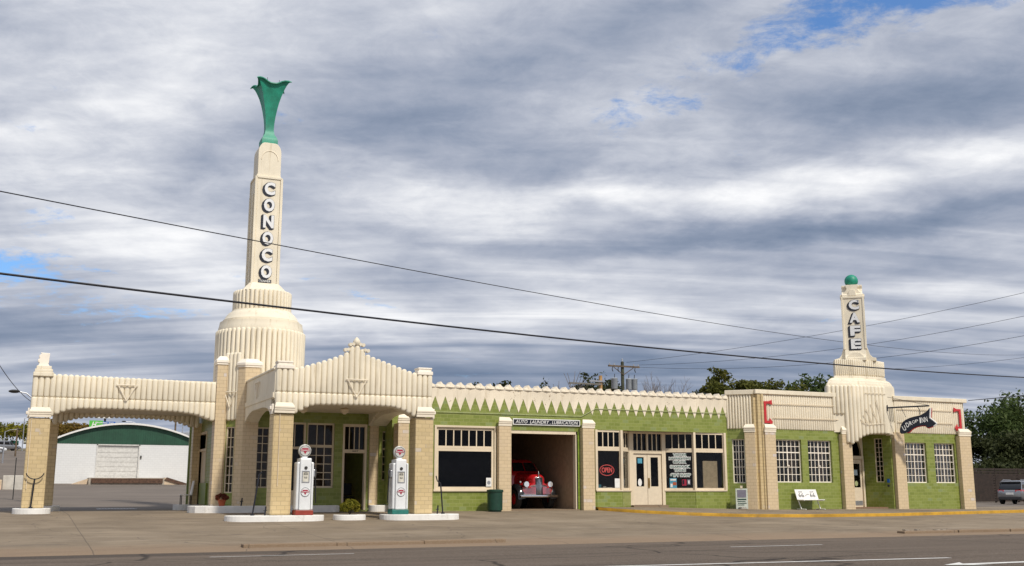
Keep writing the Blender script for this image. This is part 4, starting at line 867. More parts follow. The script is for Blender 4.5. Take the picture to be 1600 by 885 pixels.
# ================================================================== THINGS
# ---- islands and kerbs
def island(name, poly, zt, label, cat='kerb island', group='white painted concrete islands'):
    zb = min(g(x, y) for x, y in poly)-.05; m = M().prism(poly, zb, zt)
    return solo(m, name, 'kerb_white', label, cat, group, bevel=.025)
island('pump_island', stadium(6.42, 9.80, 36.85, 38.15), -.035, 'long white kerb island carrying the red based pump and a canopy column')
island('pump_island', stadium(11.84, 14.80, 36.75, 38.15), -.035, 'long white kerb island carrying the teal based pump and a canopy column')
island('planter_island', stadium(10.16, 11.32, 37.1, 38.0), -.035, 'short white island between the two pumps holding the round bush')
def poly_ell(cx, cy, a, b2, n=24): return [(cx+a*cos(2*pi*k/n), cy+b2*sin(2*pi*k/n)) for k in range(n)]
island('column_island', stadium(-.10, 1.18, 42.65, 44.3), .165, 'short white island under the far left canopy column with the hook stand')
island('column_island', stadium(.45, 1.62, 46.7, 48.3), .20, 'white island behind it under the rear column of the left canopy')
zc = .22
island('wall_island', [(6.0, 42.75), (6.15, 42.38), (6.5, 42.15), (7.5, 42.05), (11.5, 42.15), (11.72, 42.4), (11.72, 43.02), (6.8, 43.8), (6.2, 43.6), (6.0, 43.3)], zc, 'long white kerb running along the foot of the station office below the big tower')
island('wall_island', stadium(12.98, 14.0, 42.2, 42.95), zc, 'small white kerb right of the open office doorway')
island('wall_island', stadium(6.0, 7.3, 46.9, 48.2), zc, 'small white kerb at the rear corner of the station office beside the white chair')
# ---- pumps
def pump(px, py, basemat, side, label):
    P = thing('fuel_pump', (px, py, -.035), label, 'fuel pump', 'old fuel pumps under the canopy'); F = Fr(px, py+.0)
    w2, dp = .31, .27; z0 = -.035
    m = M().fbox(F, -w2-.0, w2+.0, -dp, dp, z0, z0+.17); m.build('base', basemat, P, bevel=.02)
    m = M().fbox(F, -w2+.01, w2-.01, -dp+.02, dp-.03, z0+.17, z0+1.80); m.build('side_housing', 'pump_white', P, bevel=.05)
    m = M().fbox(F, -.20, .20, -dp-.005, dp+.01, z0+.17, z0+1.93); BD = m.build('body', 'pump_white', P, bevel=.035)
    for u in (-.21, .21): M().fbox(F, u-.006, u+.006, dp-.028, dp-.01, z0+.2, z0+1.78).build('seam', 'steel', BD)
    m = M().wall(F, -.135, .135, z0+1.10, z0+1.50, .03, [(-.105, .105, z0+1.13, z0+1.47)], d=dp+.028); DF = m.build('dial_frame', 'steel', P, bevel=.006)
    M().fbox(F, -.11, .11, dp+.0, dp+.014, z0+1.12, z0+1.48).build('dial', 'screen_face', DF)
    textm('00.00', F, -.07, .07, z0+1.36, z0+1.42, dp+.017, .004, .02).build('dial_digits', 'plastic_dark', DF)
    textm('0.0', F, -.05, .05, z0+1.24, z0+1.30, dp+.017, .004, .02).build('dial_digits', 'plastic_dark', DF); textm('THIS SALE', F, -.06, .06, z0+1.43, z0+1.45, dp+.017, .004).build('dial_digits', 'plastic_dark', DF)
    M().disc(F, 0, z0+1.60, .055, dp, dp+.04).build('knob', 'dark_metal', P, bevel=.01)
    def logo(z, r, d, parent, bm='pump_white'):
        o = M().disc(F, 0, z, r, d, d+.012, 28).build('badge', bm, parent)
        ri = M(); n = 28
        for k in range(n):
            a0, a1 = 2*pi*k/n, 2*pi*(k+1)/n; q = [(r*cos(a0), r*sin(a0)), (r*1.0*cos(a1), r*sin(a1)), (r*.93*cos(a1), r*.93*sin(a1)), (r*.93*cos(a0), r*.93*sin(a0))]
            ri.plate(F, [(u, z+zz) for u, zz in q], d+.011, d+.017)
        ri.build('badge_rim', 'navy', o)
        M().plate(F, [(-r*.66, z+r*.48), (r*.66, z+r*.48), (0, z-r*.66)], d+.012, d+.018).build('badge_triangle', 'emblem_red', o)
        M().plate(F, [(-r*.86, z+r*.23), (r*.86, z+r*.23), (r*.86, z-r*.10), (-r*.86, z-r*.10)], d+.018, d+.021).build('badge_band', 'emblem_red', o)
        textm('CONOCO', F, -r*.78, r*.78, z-.03*r, z+r*.17, d+.023, .004, .03).build('badge_lettering', 'paper', o)
    logo(z0+.78, .155, dp+.012, P)
    M().lathe(px, py, [(.16, z0+1.92), (.10, z0+1.96), (.10, z0+1.99)], 20).build('globe_collar', 'pump_white', P, smooth=True)
    G = M(); zg = z0+2.19
    for k in range(1): pass
    prof = [(-.075, .17), (-.07, .205), (-.05, .222), (.05, .222), (.07, .205), (.075, .17)]
    n = 30
    for dd, rr in prof: G.v += [F.pt(rr*cos(2*pi*k/n), -dd, zg+rr*sin(2*pi*k/n)) for k in range(n)]
    for i in range(len(prof)-1): G.f += [(i*n+k, i*n+(k+1) % n, (i+1)*n+(k+1) % n, (i+1)*n+k) for k in range(n)]
    G.f += [tuple(range(n))[::-1], tuple((len(prof)-1)*n+k for k in range(n))]
    GO = G.build('globe', 'globe_grey', P, smooth=True); logo(zg, .185, .073, GO, 'globe_grey')
    s_ = side; m = M().fbox(F, s_*(w2-.02), s_*(w2+.05), -.1, .16, z0+1.30, z0+1.55); NH = m.build('nozzle_holder', 'steel', P, bevel=.02)
    M().tube([F.pt(s_*(w2+.07), .06, z0+1.62), F.pt(s_*(w2+.09), .08, z0+1.50), F.pt(s_*(w2+.08), .10, z0+1.34), F.pt(s_*(w2+.04), .14, z0+1.26)], [.022, .035, .03, .02], 8).build('nozzle', 'dark_metal', NH, smooth=True)
    pts = [F.pt(s_*(w2+.07+.05*sin(q*3.1)), .02+.08*q, z) for q, z in [(k/14, z0+1.40-1.06*sin(pi*k/14)**.8+.12*(k/14)) for k in range(15)]]
    M().tube(pts, .017, 8).build('hose', 'rubber', P, smooth=True)
pump(9.02, 37.35, 'pump_red', 1, 'white old fuel pump with a red base band and globe, left of the bush'); pump(12.47, 37.35, 'pump_teal', -1, 'white old fuel pump with a teal base band and globe, right of the bush')
# ---- air hose stands
def stand(pts, label, arc=None, hook=None):
    z0 = pts[0][2]; t = thing('hose_stand', pts[0], label, 'hose stand', 'thin black hose stands')
    p = pts[0]; M().tube([(p[0], p[1], p[2]+.003), (p[0], p[1], p[2]+.05)], .07, 12).build('foot', 'black', t, smooth=True); M().tube(pts, .028, 8).build('pole', 'black', t, smooth=True)
    if arc:
        c = pts[-1]; M().tube([(c[0]+.30*sin(a), c[1], c[2]+.26-.26*cos(a)) for a in [radians(-80+160*k/14) for k in range(15)]], .02, 7).build('hook', 'black', t, smooth=True)
    if hook: M().tube(hook, .022, 7).build('hook', 'black', t, smooth=True)
stand([(.50, 43.05, .165), (.56, 43.05, 1.2)], 'black stand with a wide U shaped hook before the far left column', arc=True)
stand([(7.30, 37.3, -.035), (7.48, 37.3, 1.35)], 'plain black pole stand left of the red based pump', hook=[(7.48, 37.3, 1.30), (7.56, 37.3, 1.42)])
stand([(14.18, 37.35, -.035), (14.08, 37.35, 1.05)], 'black pole stand with a bent top right of the canopy column', hook=[(14.08, 37.35, 1.05), (13.95, 37.35, 1.14), (13.90, 37.35, 1.32)])
for x, y, z, l in ((7.72, 37.3, -.035, 'short black valve stub on the island beside the left pole stand'), (13.98, 37.4, -.035, 'short black valve stub on the island beside the right pole stand'), (7.85, 42.35, .22, 'short leaning black stub on the white kerb beside the potted plant')):
    solo(M().tube([(x, y, z), (x+.03, y, z+.30)], .028, 8).tube([(x-.05, y, z+.16), (x+.07, y, z+.17)], .018, 6), 'valve_stub', 'black', l, 'valve stub', smooth=True)
# ---- leaves
def leafcloud(m, clumps, per, size, rnd, flat=.6):
    for (cx, cy, cz, r) in clumps:
        for _ in range(per):
            while True:
                a, b2, c = rnd.uniform(-1, 1), rnd.uniform(-1, 1), rnd.uniform(-1, 1)
                if a*a+b2*b2+c*c < 1: break
            k = r; p = Vector((cx+a*k, cy+b2*k, cz+c*k*flat)); n = Vector((rnd.gauss(0, 1), rnd.gauss(0, 1), rnd.gauss(0, 1)+.5)).normalized()
            t = n.orthogonal().normalized(); t.rotate(__import__('mathutils').Quaternion(n, rnd.uniform(0, 6.28))); q = n.cross(t); s = size*rnd.uniform(.6, 1.4)
            m.add([p-t*s, p+q*s*.55, p+t*s, p-q*s*.55], [(0, 1, 2, 3)])
def bushy(name, x, y, z, r, h, mat, label, cat, n=900, size=.035, parent=None, stem=True, loc_thing=None):
    rnd = random.Random(hash((round(x*10), round(y*10))) & 0xffff); t = thing(name, (x, y, z), label, cat) if loc_thing is None else loc_thing
    cl = []
    for k in range(26):
        a = rnd.uniform(0, 6.28); e = rnd.uniform(-.5, 1); rr = r*.72*sqrt(max(0, 1-e*e)); cl.append((x+rr*cos(a), y+rr*sin(a), z+h*.52+h*.36*e, r*.30))
    m = M(); leafcloud(m, cl, n//26*2, size, rnd, .9); m.build('foliage', mat, t)
    if stem:
        m = M()
        for k in range(7): a = 6.28*k/7; m.tube([(x, y, z), (x+r*.5*cos(a), y+r*.5*sin(a), z+h*.5)], .012, 5)
        m.build('stem', 'bark', t)
    return t
bushy('round_bush', 10.74, 37.5, -.035, .37, .50, 'leaf_gold', 'round clipped yellow green bush on the short white island', 'bush', 2600, .035)
t = thing('potted_plant', (7.14, 42.45, .22), 'terracotta pot of reddish trailing plant at the foot of the tower pilaster', 'potted plant')
M().lathe(7.14, 42.45, [(.10, .22), (.15, .42), (.165, .42), (.165, .46), (.13, .46), (.12, .40)], 18).build('pot', 'terracotta', t, smooth=True)
bushy('x', 7.14, 42.45, .40, .26, .26, 'leaf_red', '', '', 900, .03, loc_thing=t, stem=False)
# ---- litter bin
t = thing('litter_bin', (17.92, 41.2, g(17.9, 41.2)), 'dark green round litter bin left of the open garage bay', 'litter bin'); zb = g(17.9, 41.2)
M().lathe(17.92, 41.2, [(.27, zb), (.27, zb+.04), (.31, zb+.06), (.32, zb+.80)], 28).build('body', 'bin_green', t, smooth=True); M().lathe(17.92, 41.2, [(.34, zb+.78), (.35, zb+.80), (.34, zb+.88), (.20, zb+.90), (.19, zb+.86)], 28).build('lid', 'bin_green', t, smooth=True)
# ---- bench
BX, BY = 33.55, 40.35; bz = pz(BX, BY)-.0
F = Fr(BX, BY); t = thing('bench', (BX, BY, bz), 'white metal bench with 66 painted twice on its backrest, against the green wall', 'bench')
m = M(); m.add([F.pt(-.62, -.28, bz+.46), F.pt(.62, -.28, bz+.46), F.pt(.62, -.46, bz+.92), F.pt(-.62, -.46, bz+.92), F.pt(-.62, -.31, bz+.46), F.pt(.62, -.31, bz+.46), F.pt(.62, -.49, bz+.92), F.pt(-.62, -.49, bz+.92)], [(0, 1, 2, 3), (7, 6, 5, 4), (0, 4, 5, 1), (1, 5, 6, 2), (2, 6, 7, 3), (3, 7, 4, 0)])
BR = m.build('backrest', 'white_paint', t)
def tiltp(p): # put street-facing lettering onto the leaning backrest
    x, y, z = p; k = (z-(bz+.46))/.46; return (x, y+.18*k, z)
for u in (-.46, .20):
    q = textm('66', F, u-.02, u+.28, bz+.57, bz+.76, -.27, .004, -.004); q.v = [tiltp(p) for p in q.v]; q.build('numeral', 'plastic_dark', BR)
    q = textm('ROUTE', F, u+.03, u+.23, bz+.785, bz+.83, -.27, .004); q.v = [tiltp(p) for p in q.v]; q.build('numeral', 'plastic_dark', BR)
m = M().tube([tiltp(F.pt(u, -.268, bz+z)) for u, z in ((-.14, .60), (-.06, .66), (.04, .70), (.13, .70))], .008, 5); m.build('painted_swoosh', 'plastic_dark', BR)
M().fbox(F, -.62, .62, -.28, .16, bz+.43, bz+.465).build('seat', 'white_paint', t, bevel=.01)
for u in (-.55, .55):
    m = M().tube([F.pt(u, -.50, bz+.90), F.pt(u, -.30, bz+.42), F.pt(u, -.10, bz+.03)], .022, 8).tube([F.pt(u, -.40, bz+.025), F.pt(u, .22, bz+.025)], .022, 8).tube([F.pt(u, -.30, bz+.42), F.pt(u, .14, bz+.42)], .018, 8); m.build('leg', 'white_paint', t, smooth=True)
# ---- A-frame sign
AX, AY = 30.3, 41.3; az = pz(AX, AY); F = Fr(AX, AY, radians(-8))
t = thing('pavement_sign', (AX, AY, az), 'white sandwich board with picture and green writing by the shop window corner', 'sandwich board')
F = Fr(AX, AY, radians(-34))
def lean(m, k=.16): m.v = [(x+k*(.9-z+az)*F.s, y-k*(.9-z+az)*F.c, z) for x, y, z in m.v]; return m
m = M().plate(F, [(-.27, az), (-.21, az), (-.16, az+.08), (.16, az+.08), (.21, az), (.27, az), (.27, az+.92), (-.27, az+.92)], 0, .03); FP = lean(m).build('board', 'sign_offwhite', t, bevel=.005)
m = M().plate(F, [(-.27, az), (-.21, az), (.21, az), (.27, az), (.27, az+.92), (-.27, az+.92)], -.03, -.0); lean(m, -.22); m.build('rear_board', 'white_paint', t)
lean(M().fbox(F, -.20, .20, .03, .04, az+.52, az+.86)).build('picture', 'purple_grey', FP)
lean(M().fbox(F, -.2, .2, .03, .036, az+.40, az+.46).fbox(F, -.2, .16, .03, .036, az+.32, az+.355).fbox(F, -.18, .2, .03, .036, az+.24, az+.275).fbox(F, -.2, .1, .03, .036, az+.17, az+.20)).build('green_writing', 'bin_green', FP)
M().fbox(F, -.05, .05, -.02, .05, az+.92, az+1.05).build('handle', 'cream_trim', t)
# ---- signs on the building
t = thing('garage_sign', (20.7, 41.7, 3.56), 'long narrow black sign with white slanted capitals over the garage bay', 'sign'); F = Fr(0, 41.97)
SB = M().fbox(F, 19.06, 22.30, 0.0, .05, 3.56, 3.83).build('border', 'paper', t); M().fbox(F, 19.10, 22.26, .05, .06, 3.60, 3.79).build('board', 'navy', t)
textm('AUTO  LAUNDRY . LUBRICATION', F, 19.18, 22.18, 3.625, 3.765, .066, .006, .004, .22).build('lettering', 'paper', t)
def redarrow(fr, fl, label):
    pts = [(0, 4.90), (.30, 4.91), (.47, 4.98), (.49, 4.73), (.32, 4.79), (.14, 4.79), (.14, 4.00), (.30, 4.00), (.30, 4.14), (.49, 3.94), (.33, 3.75), (.31, 3.88), (0, 3.87)]
    m = M().plate(fr, [((fl[0]+fl[1]*u), z) for u, z in pts], .08, .12); return solo(m, 'arrow_sign', 'red_sign', label, 'arrow sign', 'red bracket arrows on the cafe parapet', bevel=.012)
redarrow(FW, (31.46, 1.0), 'red bracket shaped arrow pointing right, at the left end of the cafe parapet'); redarrow(FW, (43.88, -1.0), 'red bracket shaped arrow pointing left, at the far right end of the cafe parapet')
HF = Fr(38.66, 40.55, radians(-40)); hs = lambda zx, zy: ((1380+zx/11.06-1384)/33.5, 4.82-(620+zy/11.06-638)/32.5)
t = thing('hanging_sign', HF.pt(0, 0, 4.6), 'black arrow shaped hanging sign with white letters on an iron bracket by the cafe door', 'hanging sign')
arm = M().tube([HF.pt(0, 0, 4.79), HF.pt(1.93, 0, 4.85)], .038, 8); arm.tube([HF.pt(.02, 0, 5.32), HF.pt(1.91, 0, 4.87)], .010, 5).fbox(HF, -.03, .02, -.06, .06, 4.62, 4.92); arm.build('bracket', 'black', t, smooth=True)
m = M().tube([HF.pt(1.38, 0, 4.82), HF.pt(1.46, 0, 4.69), HF.pt(1.48, 0, 4.56), HF.pt(1.46, 0, 4.42)], .02, 6).tube([HF.pt(.62, 0, 4.81), HF.pt(.82, 0, 4.32)], .012, 5); m.build('hanger', 'dark_metal', t, smooth=True)
zp = [(228, 642), (232, 590), (250, 530), (290, 462), (340, 425), (400, 398), (460, 378), (520, 366), (570, 356), (610, 342), (670, 308), (710, 280), (760, 228), (750, 310), (738, 400), (800, 452), (850, 502), (790, 548), (712, 572), (690, 556), (668, 532), (610, 532), (560, 540), (515, 552), (470, 572), (430, 600), (395, 635), (350, 650), (290, 668), (250, 668)]
BDp = [hs(*p) for p in zp]; BD_ = M().plate(HF, BDp, -.05, .05).build('board', 'navy', t, bevel=.01)
edge = M()
for i in list(range(12, 15))+list(range(15, 17)): edge.tube([HF.pt(hs(*zp[i])[0]+.04, .0, hs(*zp[i])[1]), HF.pt(hs(*zp[i+1])[0]+.04, .0, hs(*zp[i+1])[1])], .045, 6)
edge.build('edge_trim', 'paper', BD_); edge = M()
for i in range(16, 27): a = hs(*zp[i]); b2 = hs(*zp[i+1]); edge.tube([HF.pt(a[0]+.02, .01, a[1]-.015), HF.pt(b2[0]+.02, .01, b2[1]-.015)], .026, 6)
a = hs(*zp[12]); b2 = hs(*zp[14]); edge.tube([HF.pt(a[0]+.11, 0, a[1]), HF.pt(b2[0]+.11, 0, b2[1])], .02, 6); edge.build('edge_trim', 'red_sign', BD_)
for ch, cx, cy, hh, ww, rot in (('U', 305, 572, 78, 50, 22), ('D', 365, 515, 72, 46, 18), ('R', 421, 487, 60, 44, 14), ('O', 474, 466, 48, 46, 10), ('P', 527, 450, 44, 44, 6), ('I', 588, 440, 84, 20, 2), ('N', 634, 434, 80, 40, 4), ('N', 686, 424, 76, 42, 6)):
    u, z = hs(cx, cy); hw, hh2 = ww/11.06/33.5/2*1.08, hh/11.06/32.5/2*1.12; q = textm(ch, HF, u-hw, u+hw, z-hh2, z+hh2, .057, .012, .012)
    a = radians(rot); c0 = Vector(HF.pt(u, .057, z)); ax = Vector((HF.s, -HF.c, 0)); R3 = __import__('mathutils').Matrix.Rotation(a, 3, ax); q.v = [tuple(c0+R3@(Vector(p)-c0)) for p in q.v]; q.build('letter', 'paper', BD_)
# ---- shop window signs
F1, L1 = Fseg(SP[0], SP[1])
t = thing('neon_sign', F1.pt(.62, -.10, 1.4), 'glowing red neon oval reading OPEN in the left shop window', 'neon sign')
M().tube([F1.pt(.60+.36*cos(a), -.12, 1.68+.23*sin(a)) for a in [2*pi*k/32 for k in range(33)]], .014, 6).build('oval', 'neon', t, smooth=True)
textm('OPEN', F1, .34, .86, 1.58, 1.80, -.12, .012, .012).build('letters', 'neon', t)
M().tube([F1.pt(.6, -.12, 1.91), F1.pt(.6, -.12, 2.6)], .004, 4).build('cord', 'dark_metal', t)
solo(M().fbox(F1, .93, 1.18, -.02, -.012, .92, 1.32), 'paper_notice', 'paper', 'white printed notice in the bottom right of the neon sign window', 'notice')
solo(M().fbox(F1, .12, .30, -.3, -.12, .86, 1.06), 'window_ornament', 'decal_blue', 'small teal box on the ledge under the neon sign', 'ornament')
m = M().fbox(F1, .42, .56, -.28, -.14, .86, .98).fbox(F1, .60, .86, -.30, -.12, .86, .94); solo(m, 'brochure_stack', 'paper', 'low stack of pale brochures on the ledge of the neon sign window', 'brochures')
F3, L3 = Fseg(SP[3], SP[4])
FP3 = lambda a, b2, c, d, txt, nm: textm(txt, F3, a, b2, c, d, -.012, .004, .015, line=.9)
t = thing('window_lettering', F3.pt(L3/2, -.01, 1.4), 'white and green information lettering across the angled shop window', 'window lettering')
lines = [('VISITOR', .42, 1.05, 2.36, 2.46), ('INFORMATION', .24, 1.20, 2.20, 2.30), ('CENTER', .42, 1.02, 2.04, 2.14), ('SHAMROCK', .28, 1.18, 1.82, 1.93), ('TEXAS', .46, .98, 1.66, 1.77), ('GIFT SHOP', .28, 1.20, 1.43, 1.56)]
for tx, a, b2, c, d in lines:
    bk = textm(tx, F3, a-.02, b2+.02, c-.03, d+.03, -.012, .003, .12); bk.build('outline', 'paper', t)
    textm(tx, F3, a, b2, c, d, -.006, .003, .0).build('letters', 'decal_green', t)
def poster(fr, a, b2, c, d, base, bits, label):
    t = thing('poster', fr.pt((a+b2)/2, -.02, c), label, 'poster'); M().fbox(fr, a, b2, -.028, -.02, c, d).build('sheet', base, t)
    for x0, x1, y0, y1, mt_ in bits: M().fbox(fr, lerp(a, b2, x0), lerp(a, b2, x1), -.0195, -.016, lerp(c, d, y0), lerp(c, d, y1)).build('print', mt_, t)
poster(F3, .24, .56, .90, 1.36, 'decal_blue', [(.1, .9, .75, .92, 'paper'), (.45, .95, .3, .6, 'terracotta'), (.1, .4, .1, .45, 'paper')], 'blue poster with a pink patch at the lower left of the lettered window')
poster(F3, 1.04, 1.18, 1.06, 1.30, 'purple_grey', [(.25, .75, .2, .8, 'paper')], 'small framed purple card at the lower right of the lettered window')
poster(F3, .80, 1.0, 1.02, 1.30, 'emblem_red', [(.1, .5, .2, .9, 'navy')], 'small dark red card left of the framed purple card')
FDD = Fr(.13, 42.84)
solo(M().fbox(FDD, 25.60, 25.84, .0, .008, 2.02, 2.24), 'door_sticker', 'decal_blue', 'square pale blue sticker high on the left shop door', 'sticker'); solo(M().disc(FDD, 25.70, 1.16, .10, .0, .008, 20, .17), 'door_sticker', 'paper', 'oval white sticker low on the left shop door', 'sticker')
FG = Fr(0, 41.98)
t = thing('window_notice', (17.98, 41.98, .96), 'white notice with a round seal in the corner of the big garage window', 'notice'); M().fbox(FG, 17.86, 18.10, -.015, -.005, .96, 1.32).build('sheet', 'paper', t); M().disc(FG, 17.98, 1.12, .08, -.005, -.002).build('seal', 'steel', t)
FED = Fr(0, 42.41)
solo(M().fbox(FED, 37.93, 38.18, .0, .008, 1.55, 1.82), 'door_notice', 'decal_pale', 'pale blue notice taped high inside the cafe door', 'notice')
solo(M().disc(FED, 38.08, 1.14, .10, .0, .008, 20, .13), 'door_sticker', 'conduit_paint', 'round green and white sticker low on the cafe door', 'sticker')
# ---- office interior bits seen through the doorway
t = thing('office_chair', (12.75, 45.0, .04), 'dark chair standing inside the open office doorway', 'chair')
M().box(12.5, 13.0, 44.8, 45.25, .48, .55).build('seat', 'black', t, bevel=.02); M().box(12.5, 13.0, 45.2, 45.27, .6, 1.1).build('backrest', 'black', t, bevel=.02)
for x in (12.54, 12.96):
    for y in (44.84, 45.2): M().tube([(x, y, .04), (x, y, .5)], .02, 6).build('leg', 'dark_metal', t)
# ---- white chair by the left corner
t = thing('white_chair', (6.45, 47.0, .22), 'white plastic chair standing by the rear corner of the office', 'chair'); z0 = .22
M().box(6.2, 6.65, 46.75, 47.2, z0+.38, z0+.42).build('seat', 'white_paint', t, bevel=.01); m = M().prism([(6.60, 46.78), (6.66, 46.78), (6.66, 47.18), (6.60, 47.18)], z0+.42, z0+.98, [(6.68, 46.80), (6.73, 46.80), (6.73, 47.16), (6.68, 47.16)]); m.build('backrest', 'white_paint', t, bevel=.01)
for x in (6.23, 6.62):
    for y in (46.78, 47.17): M().tube([(x, y, z0), (x, y, z0+.4)], .018, 6).build('leg', 'dark_metal', t)
solo(M().box(6.98-.1, 6.98-.04, 44.9, 46.6, .24, 1.1), 'green_panel', 'green_plain', 'low green painted panel leaning on the left side of the office', 'panel')
# ---- old red truck in the bay
def at(t, x, y, z, ang): t.location = (x, y, z); t.rotation_euler = (0, 0, ang); return t
def loft(m, rings):
    n = len(rings[0]); o = len(m.v)
    for r_ in rings: m.v += r_
    for i in range(len(rings)-1): m.f += [(o+i*n+k, o+i*n+(k+1) % n, o+(i+1)*n+(k+1) % n, o+(i+1)*n+k) for k in range(n)]
    m.f.append(tuple(o+k for k in range(n))[::-1]); m.f.append(tuple(o+(len(rings)-1)*n+k for k in range(n))); return m
def sec(x, w, z0, z1, rt=.35, rb=.1, n=6):
    """rounded cross section at x: half width w from z0 to z1"""
    pts = []; rt = min(rt, w, (z1-z0)*.9)
    for k in range(n+1): a = radians(90*k/n); pts.append((x, w-rt+rt*cos(a), z1-rt+rt*sin(a)))
    pts += [(x, -p[1], p[2]) for p in pts[::-1]]
    pts += [(x, -w, z0+rb), (x, -w+rb, z0), (x, w-rb, z0), (x, w, z0+rb)]; return pts
def wheel(t, x, y, r, wd, sgn, hubmat='steel'):
    m = M(); pr_ = [(r*.62, -wd/2), (r*.94, -wd/2), (r, -wd*.36), (r, wd*.36), (r*.94, wd/2), (r*.62, wd/2)]; n = 26
    for rr, yy in pr_: m.v += [(x+rr*cos(2*pi*k/n), y+yy, r+rr*sin(2*pi*k/n)) for k in range(n)]
    k6 = len(pr_); m.f = [(i*n+k, i*n+(k+1) % n, ((i+1) % k6)*n+(k+1) % n, ((i+1) % k6)*n+k) for i in range(k6) for k in range(n)]
    W = m.build('wheel', 'rubber', t, smooth=True)
    m = M(); m.v = []; pr_ = [(r*.64, -.04), (r*.64, wd*.32), (r*.5, wd*.25), (r*.25, wd*.36), (.01, wd*.40)]
    for rr, yy in pr_: m.v += [(x+rr*cos(2*pi*k/n), y+sgn*yy, r+rr*sin(2*pi*k/n)) for k in range(n)]
    m.f = [(i*n+k, i*n+(k+1) % n, (i+1)*n+(k+1) % n, (i+1)*n+k) for i in range(4) for k in range(n)]; m.build('rim', hubmat, W, smooth=True)
T_ = thing('pickup_truck', (0, 0, 0), 'old bright red truck with black wings and chrome grille parked in the garage bay', 'truck')
m = M(); loft(m, [sec(-.03, .20, 1.02, 1.36, .14), sec(-.10, .30, .92, 1.46, .2), sec(-.35, .38, .9, 1.52, .24), sec(-.8, .46, .9, 1.56, .28), sec(-1.3, .56, .9, 1.60, .3), sec(-1.42, .60, .9, 1.60, .3)]); HD = m.build('hood', 'truck_red', T_, smooth=True)
M().tube([(.0, 0, 1.40), (-.4, 0, 1.545), (-1.3, 0, 1.62)], .012, 6).build('hood_trim', 'chrome', HD, smooth=True); M().lathe(-.05, 0, [(.03, 1.40), (.025, 1.48), (.045, 1.52), (.01, 1.60)], 10).build('hood_ornament', 'chrome', HD, smooth=True)
for s_ in (-1, 1): M().tube([(-.12, s_*.30, 1.30), (-.8, s_*.47, 1.30)], .012, 6).tube([(-.12, s_*.30, 1.22), (-.8, s_*.475, 1.22)], .012, 6).build('hood_trim', 'chrome', HD)
# centre grille and lower grilles
m = M()
for k in range(7): y = -.135+.27*k/6; m.tube([(.03-abs(y)*.4, y, .66), (.05-abs(y)*.4, y, 1.0), (.0-abs(y)*.4, y, 1.34)], .014, 6)
m.tube([(-.02, -.17, 1.33), (.05, 0, 1.38), (-.02, .17, 1.33)], .03, 8); m.build('centre_grille', 'chrome', T_, smooth=True)
M().fbox(Fr(0, 0, radians(90)), -.17, .17, -.08, .0, .62, 1.34).build('grille_backing', 'truck_black', T_)
for s_ in (-1, 1):
    m = M()
    for k in range(13):
        y = .18+.52*k/12; x = .04-.20*(y/.7)**2; zt = 1.02-.14*((y-.18)/.52); m.tube([(x, s_*y, .62), (x-.01, s_*y, zt)], .010, 5)
    m.tube([(.05, s_*.17, 1.03), (-.03, s_*.42, .98), (-.17, s_*.72, .87)], .020, 6).tube([(.05, s_*.17, .63), (-.15, s_*.72, .63)], .018, 6); m.build('side_grille', 'chrome', T_, smooth=True)
    m = M().prism([(.03, s_*.17), (-.17, s_*.72), (-.4, s_*.72), (-.3, s_*.17)], .62, .95); m.build('apron', 'truck_red', T_)
    # inner wing, red, blends hood to wings
    m = M(); loft(m, [[(x, s_*(.18), z0), (x, s_*(.18), z1), (x, s_*(w_), z2), (x, s_*(w_), z0)] for x, z0, z1, w_, z2 in ((-.02, .9, 1.15, .50, .98), (-.4, .9, 1.25, .66, 1.05), (-1.0, .9, 1.2, .72, 1.1))]); m.build('inner_wing', 'truck_red', T_, smooth=True)
    # outer black wing arching over the wheel
    R1 = []
    for k in range(13):
        a = radians(180-15*k) ; cx = -.72; rx, rz_ = .60, .50; x = cx-rx*cos(a)*-1*-1; x = cx+rx*cos(radians(15*k)); z = .56+rz_*sin(radians(15*k)); 
        zb = z; R1.append([(x, s_*.60, z-.02), (x, s_*.74, z+.05), (x, s_*.88, z+.02), (x, s_*.95, z-.10), (x, s_*.93, z-.16), (x, s_*.60, z-.10)])
    m = M(); loft(m, R1); m.build('wing', 'truck_black', T_, smooth=True)
    wheel(T_, -.72, s_*.80, .42, .24, s_, 'truck_red')
    hl = M(); pr_ = [(.0, .135), (-.02, .145), (-.08, .14), (-.2, .10), (-.30, .03)]; n = 20
    for dx, rr in pr_: hl.v += [(-.06+dx, s_*.58+rr*cos(2*pi*k/n), 1.07+rr*sin(2*pi*k/n)) for k in range(n)]
    hl.f = [(i*n+k, i*n+(k+1) % n, (i+1)*n+(k+1) % n, (i+1)*n+k) for i in range(4) for k in range(n)]; H = hl.build('headlight', 'chrome', T_, smooth=True)
    M().fbox(Fr(-.06, s_*.58, radians(90)), 0, 0, 0, 0, 0, 0); ln = M(); ln.plate(Fr(-.06, s_*.58, radians(90)), [(.12*cos(2*pi*k/20), 1.07+.12*sin(2*pi*k/20)) for k in range(20)], -.01, .012); ln.build('lens', 'lens', H)
    M().sphere(-.45, s_*.70, 1.16, .05, 10, 6).build('side_lamp', 'tail_red' if s_ > 0 else 'lens', T_, smooth=True)
m = M(); N = 16
for k in range(N+1):
    y = -.90+1.8*k/N; x = .20-.16*(y/.9)**2; m.v += [(x-.03, y, .50), (x+.02, y, .51), (x+.035, y, .555), (x+.02, y, .60), (x-.03, y, .61)]
m.f = [(i*5+k, i*5+(k+1) % 5, (i+1)*5+(k+1) % 5, (i+1)*5+k) for i in range(N) for k in range(5)]+[(4, 3, 2, 1, 0), tuple(N*5+k for k in range(5))]; m.build('bumper', 'chrome', T_, smooth=True)
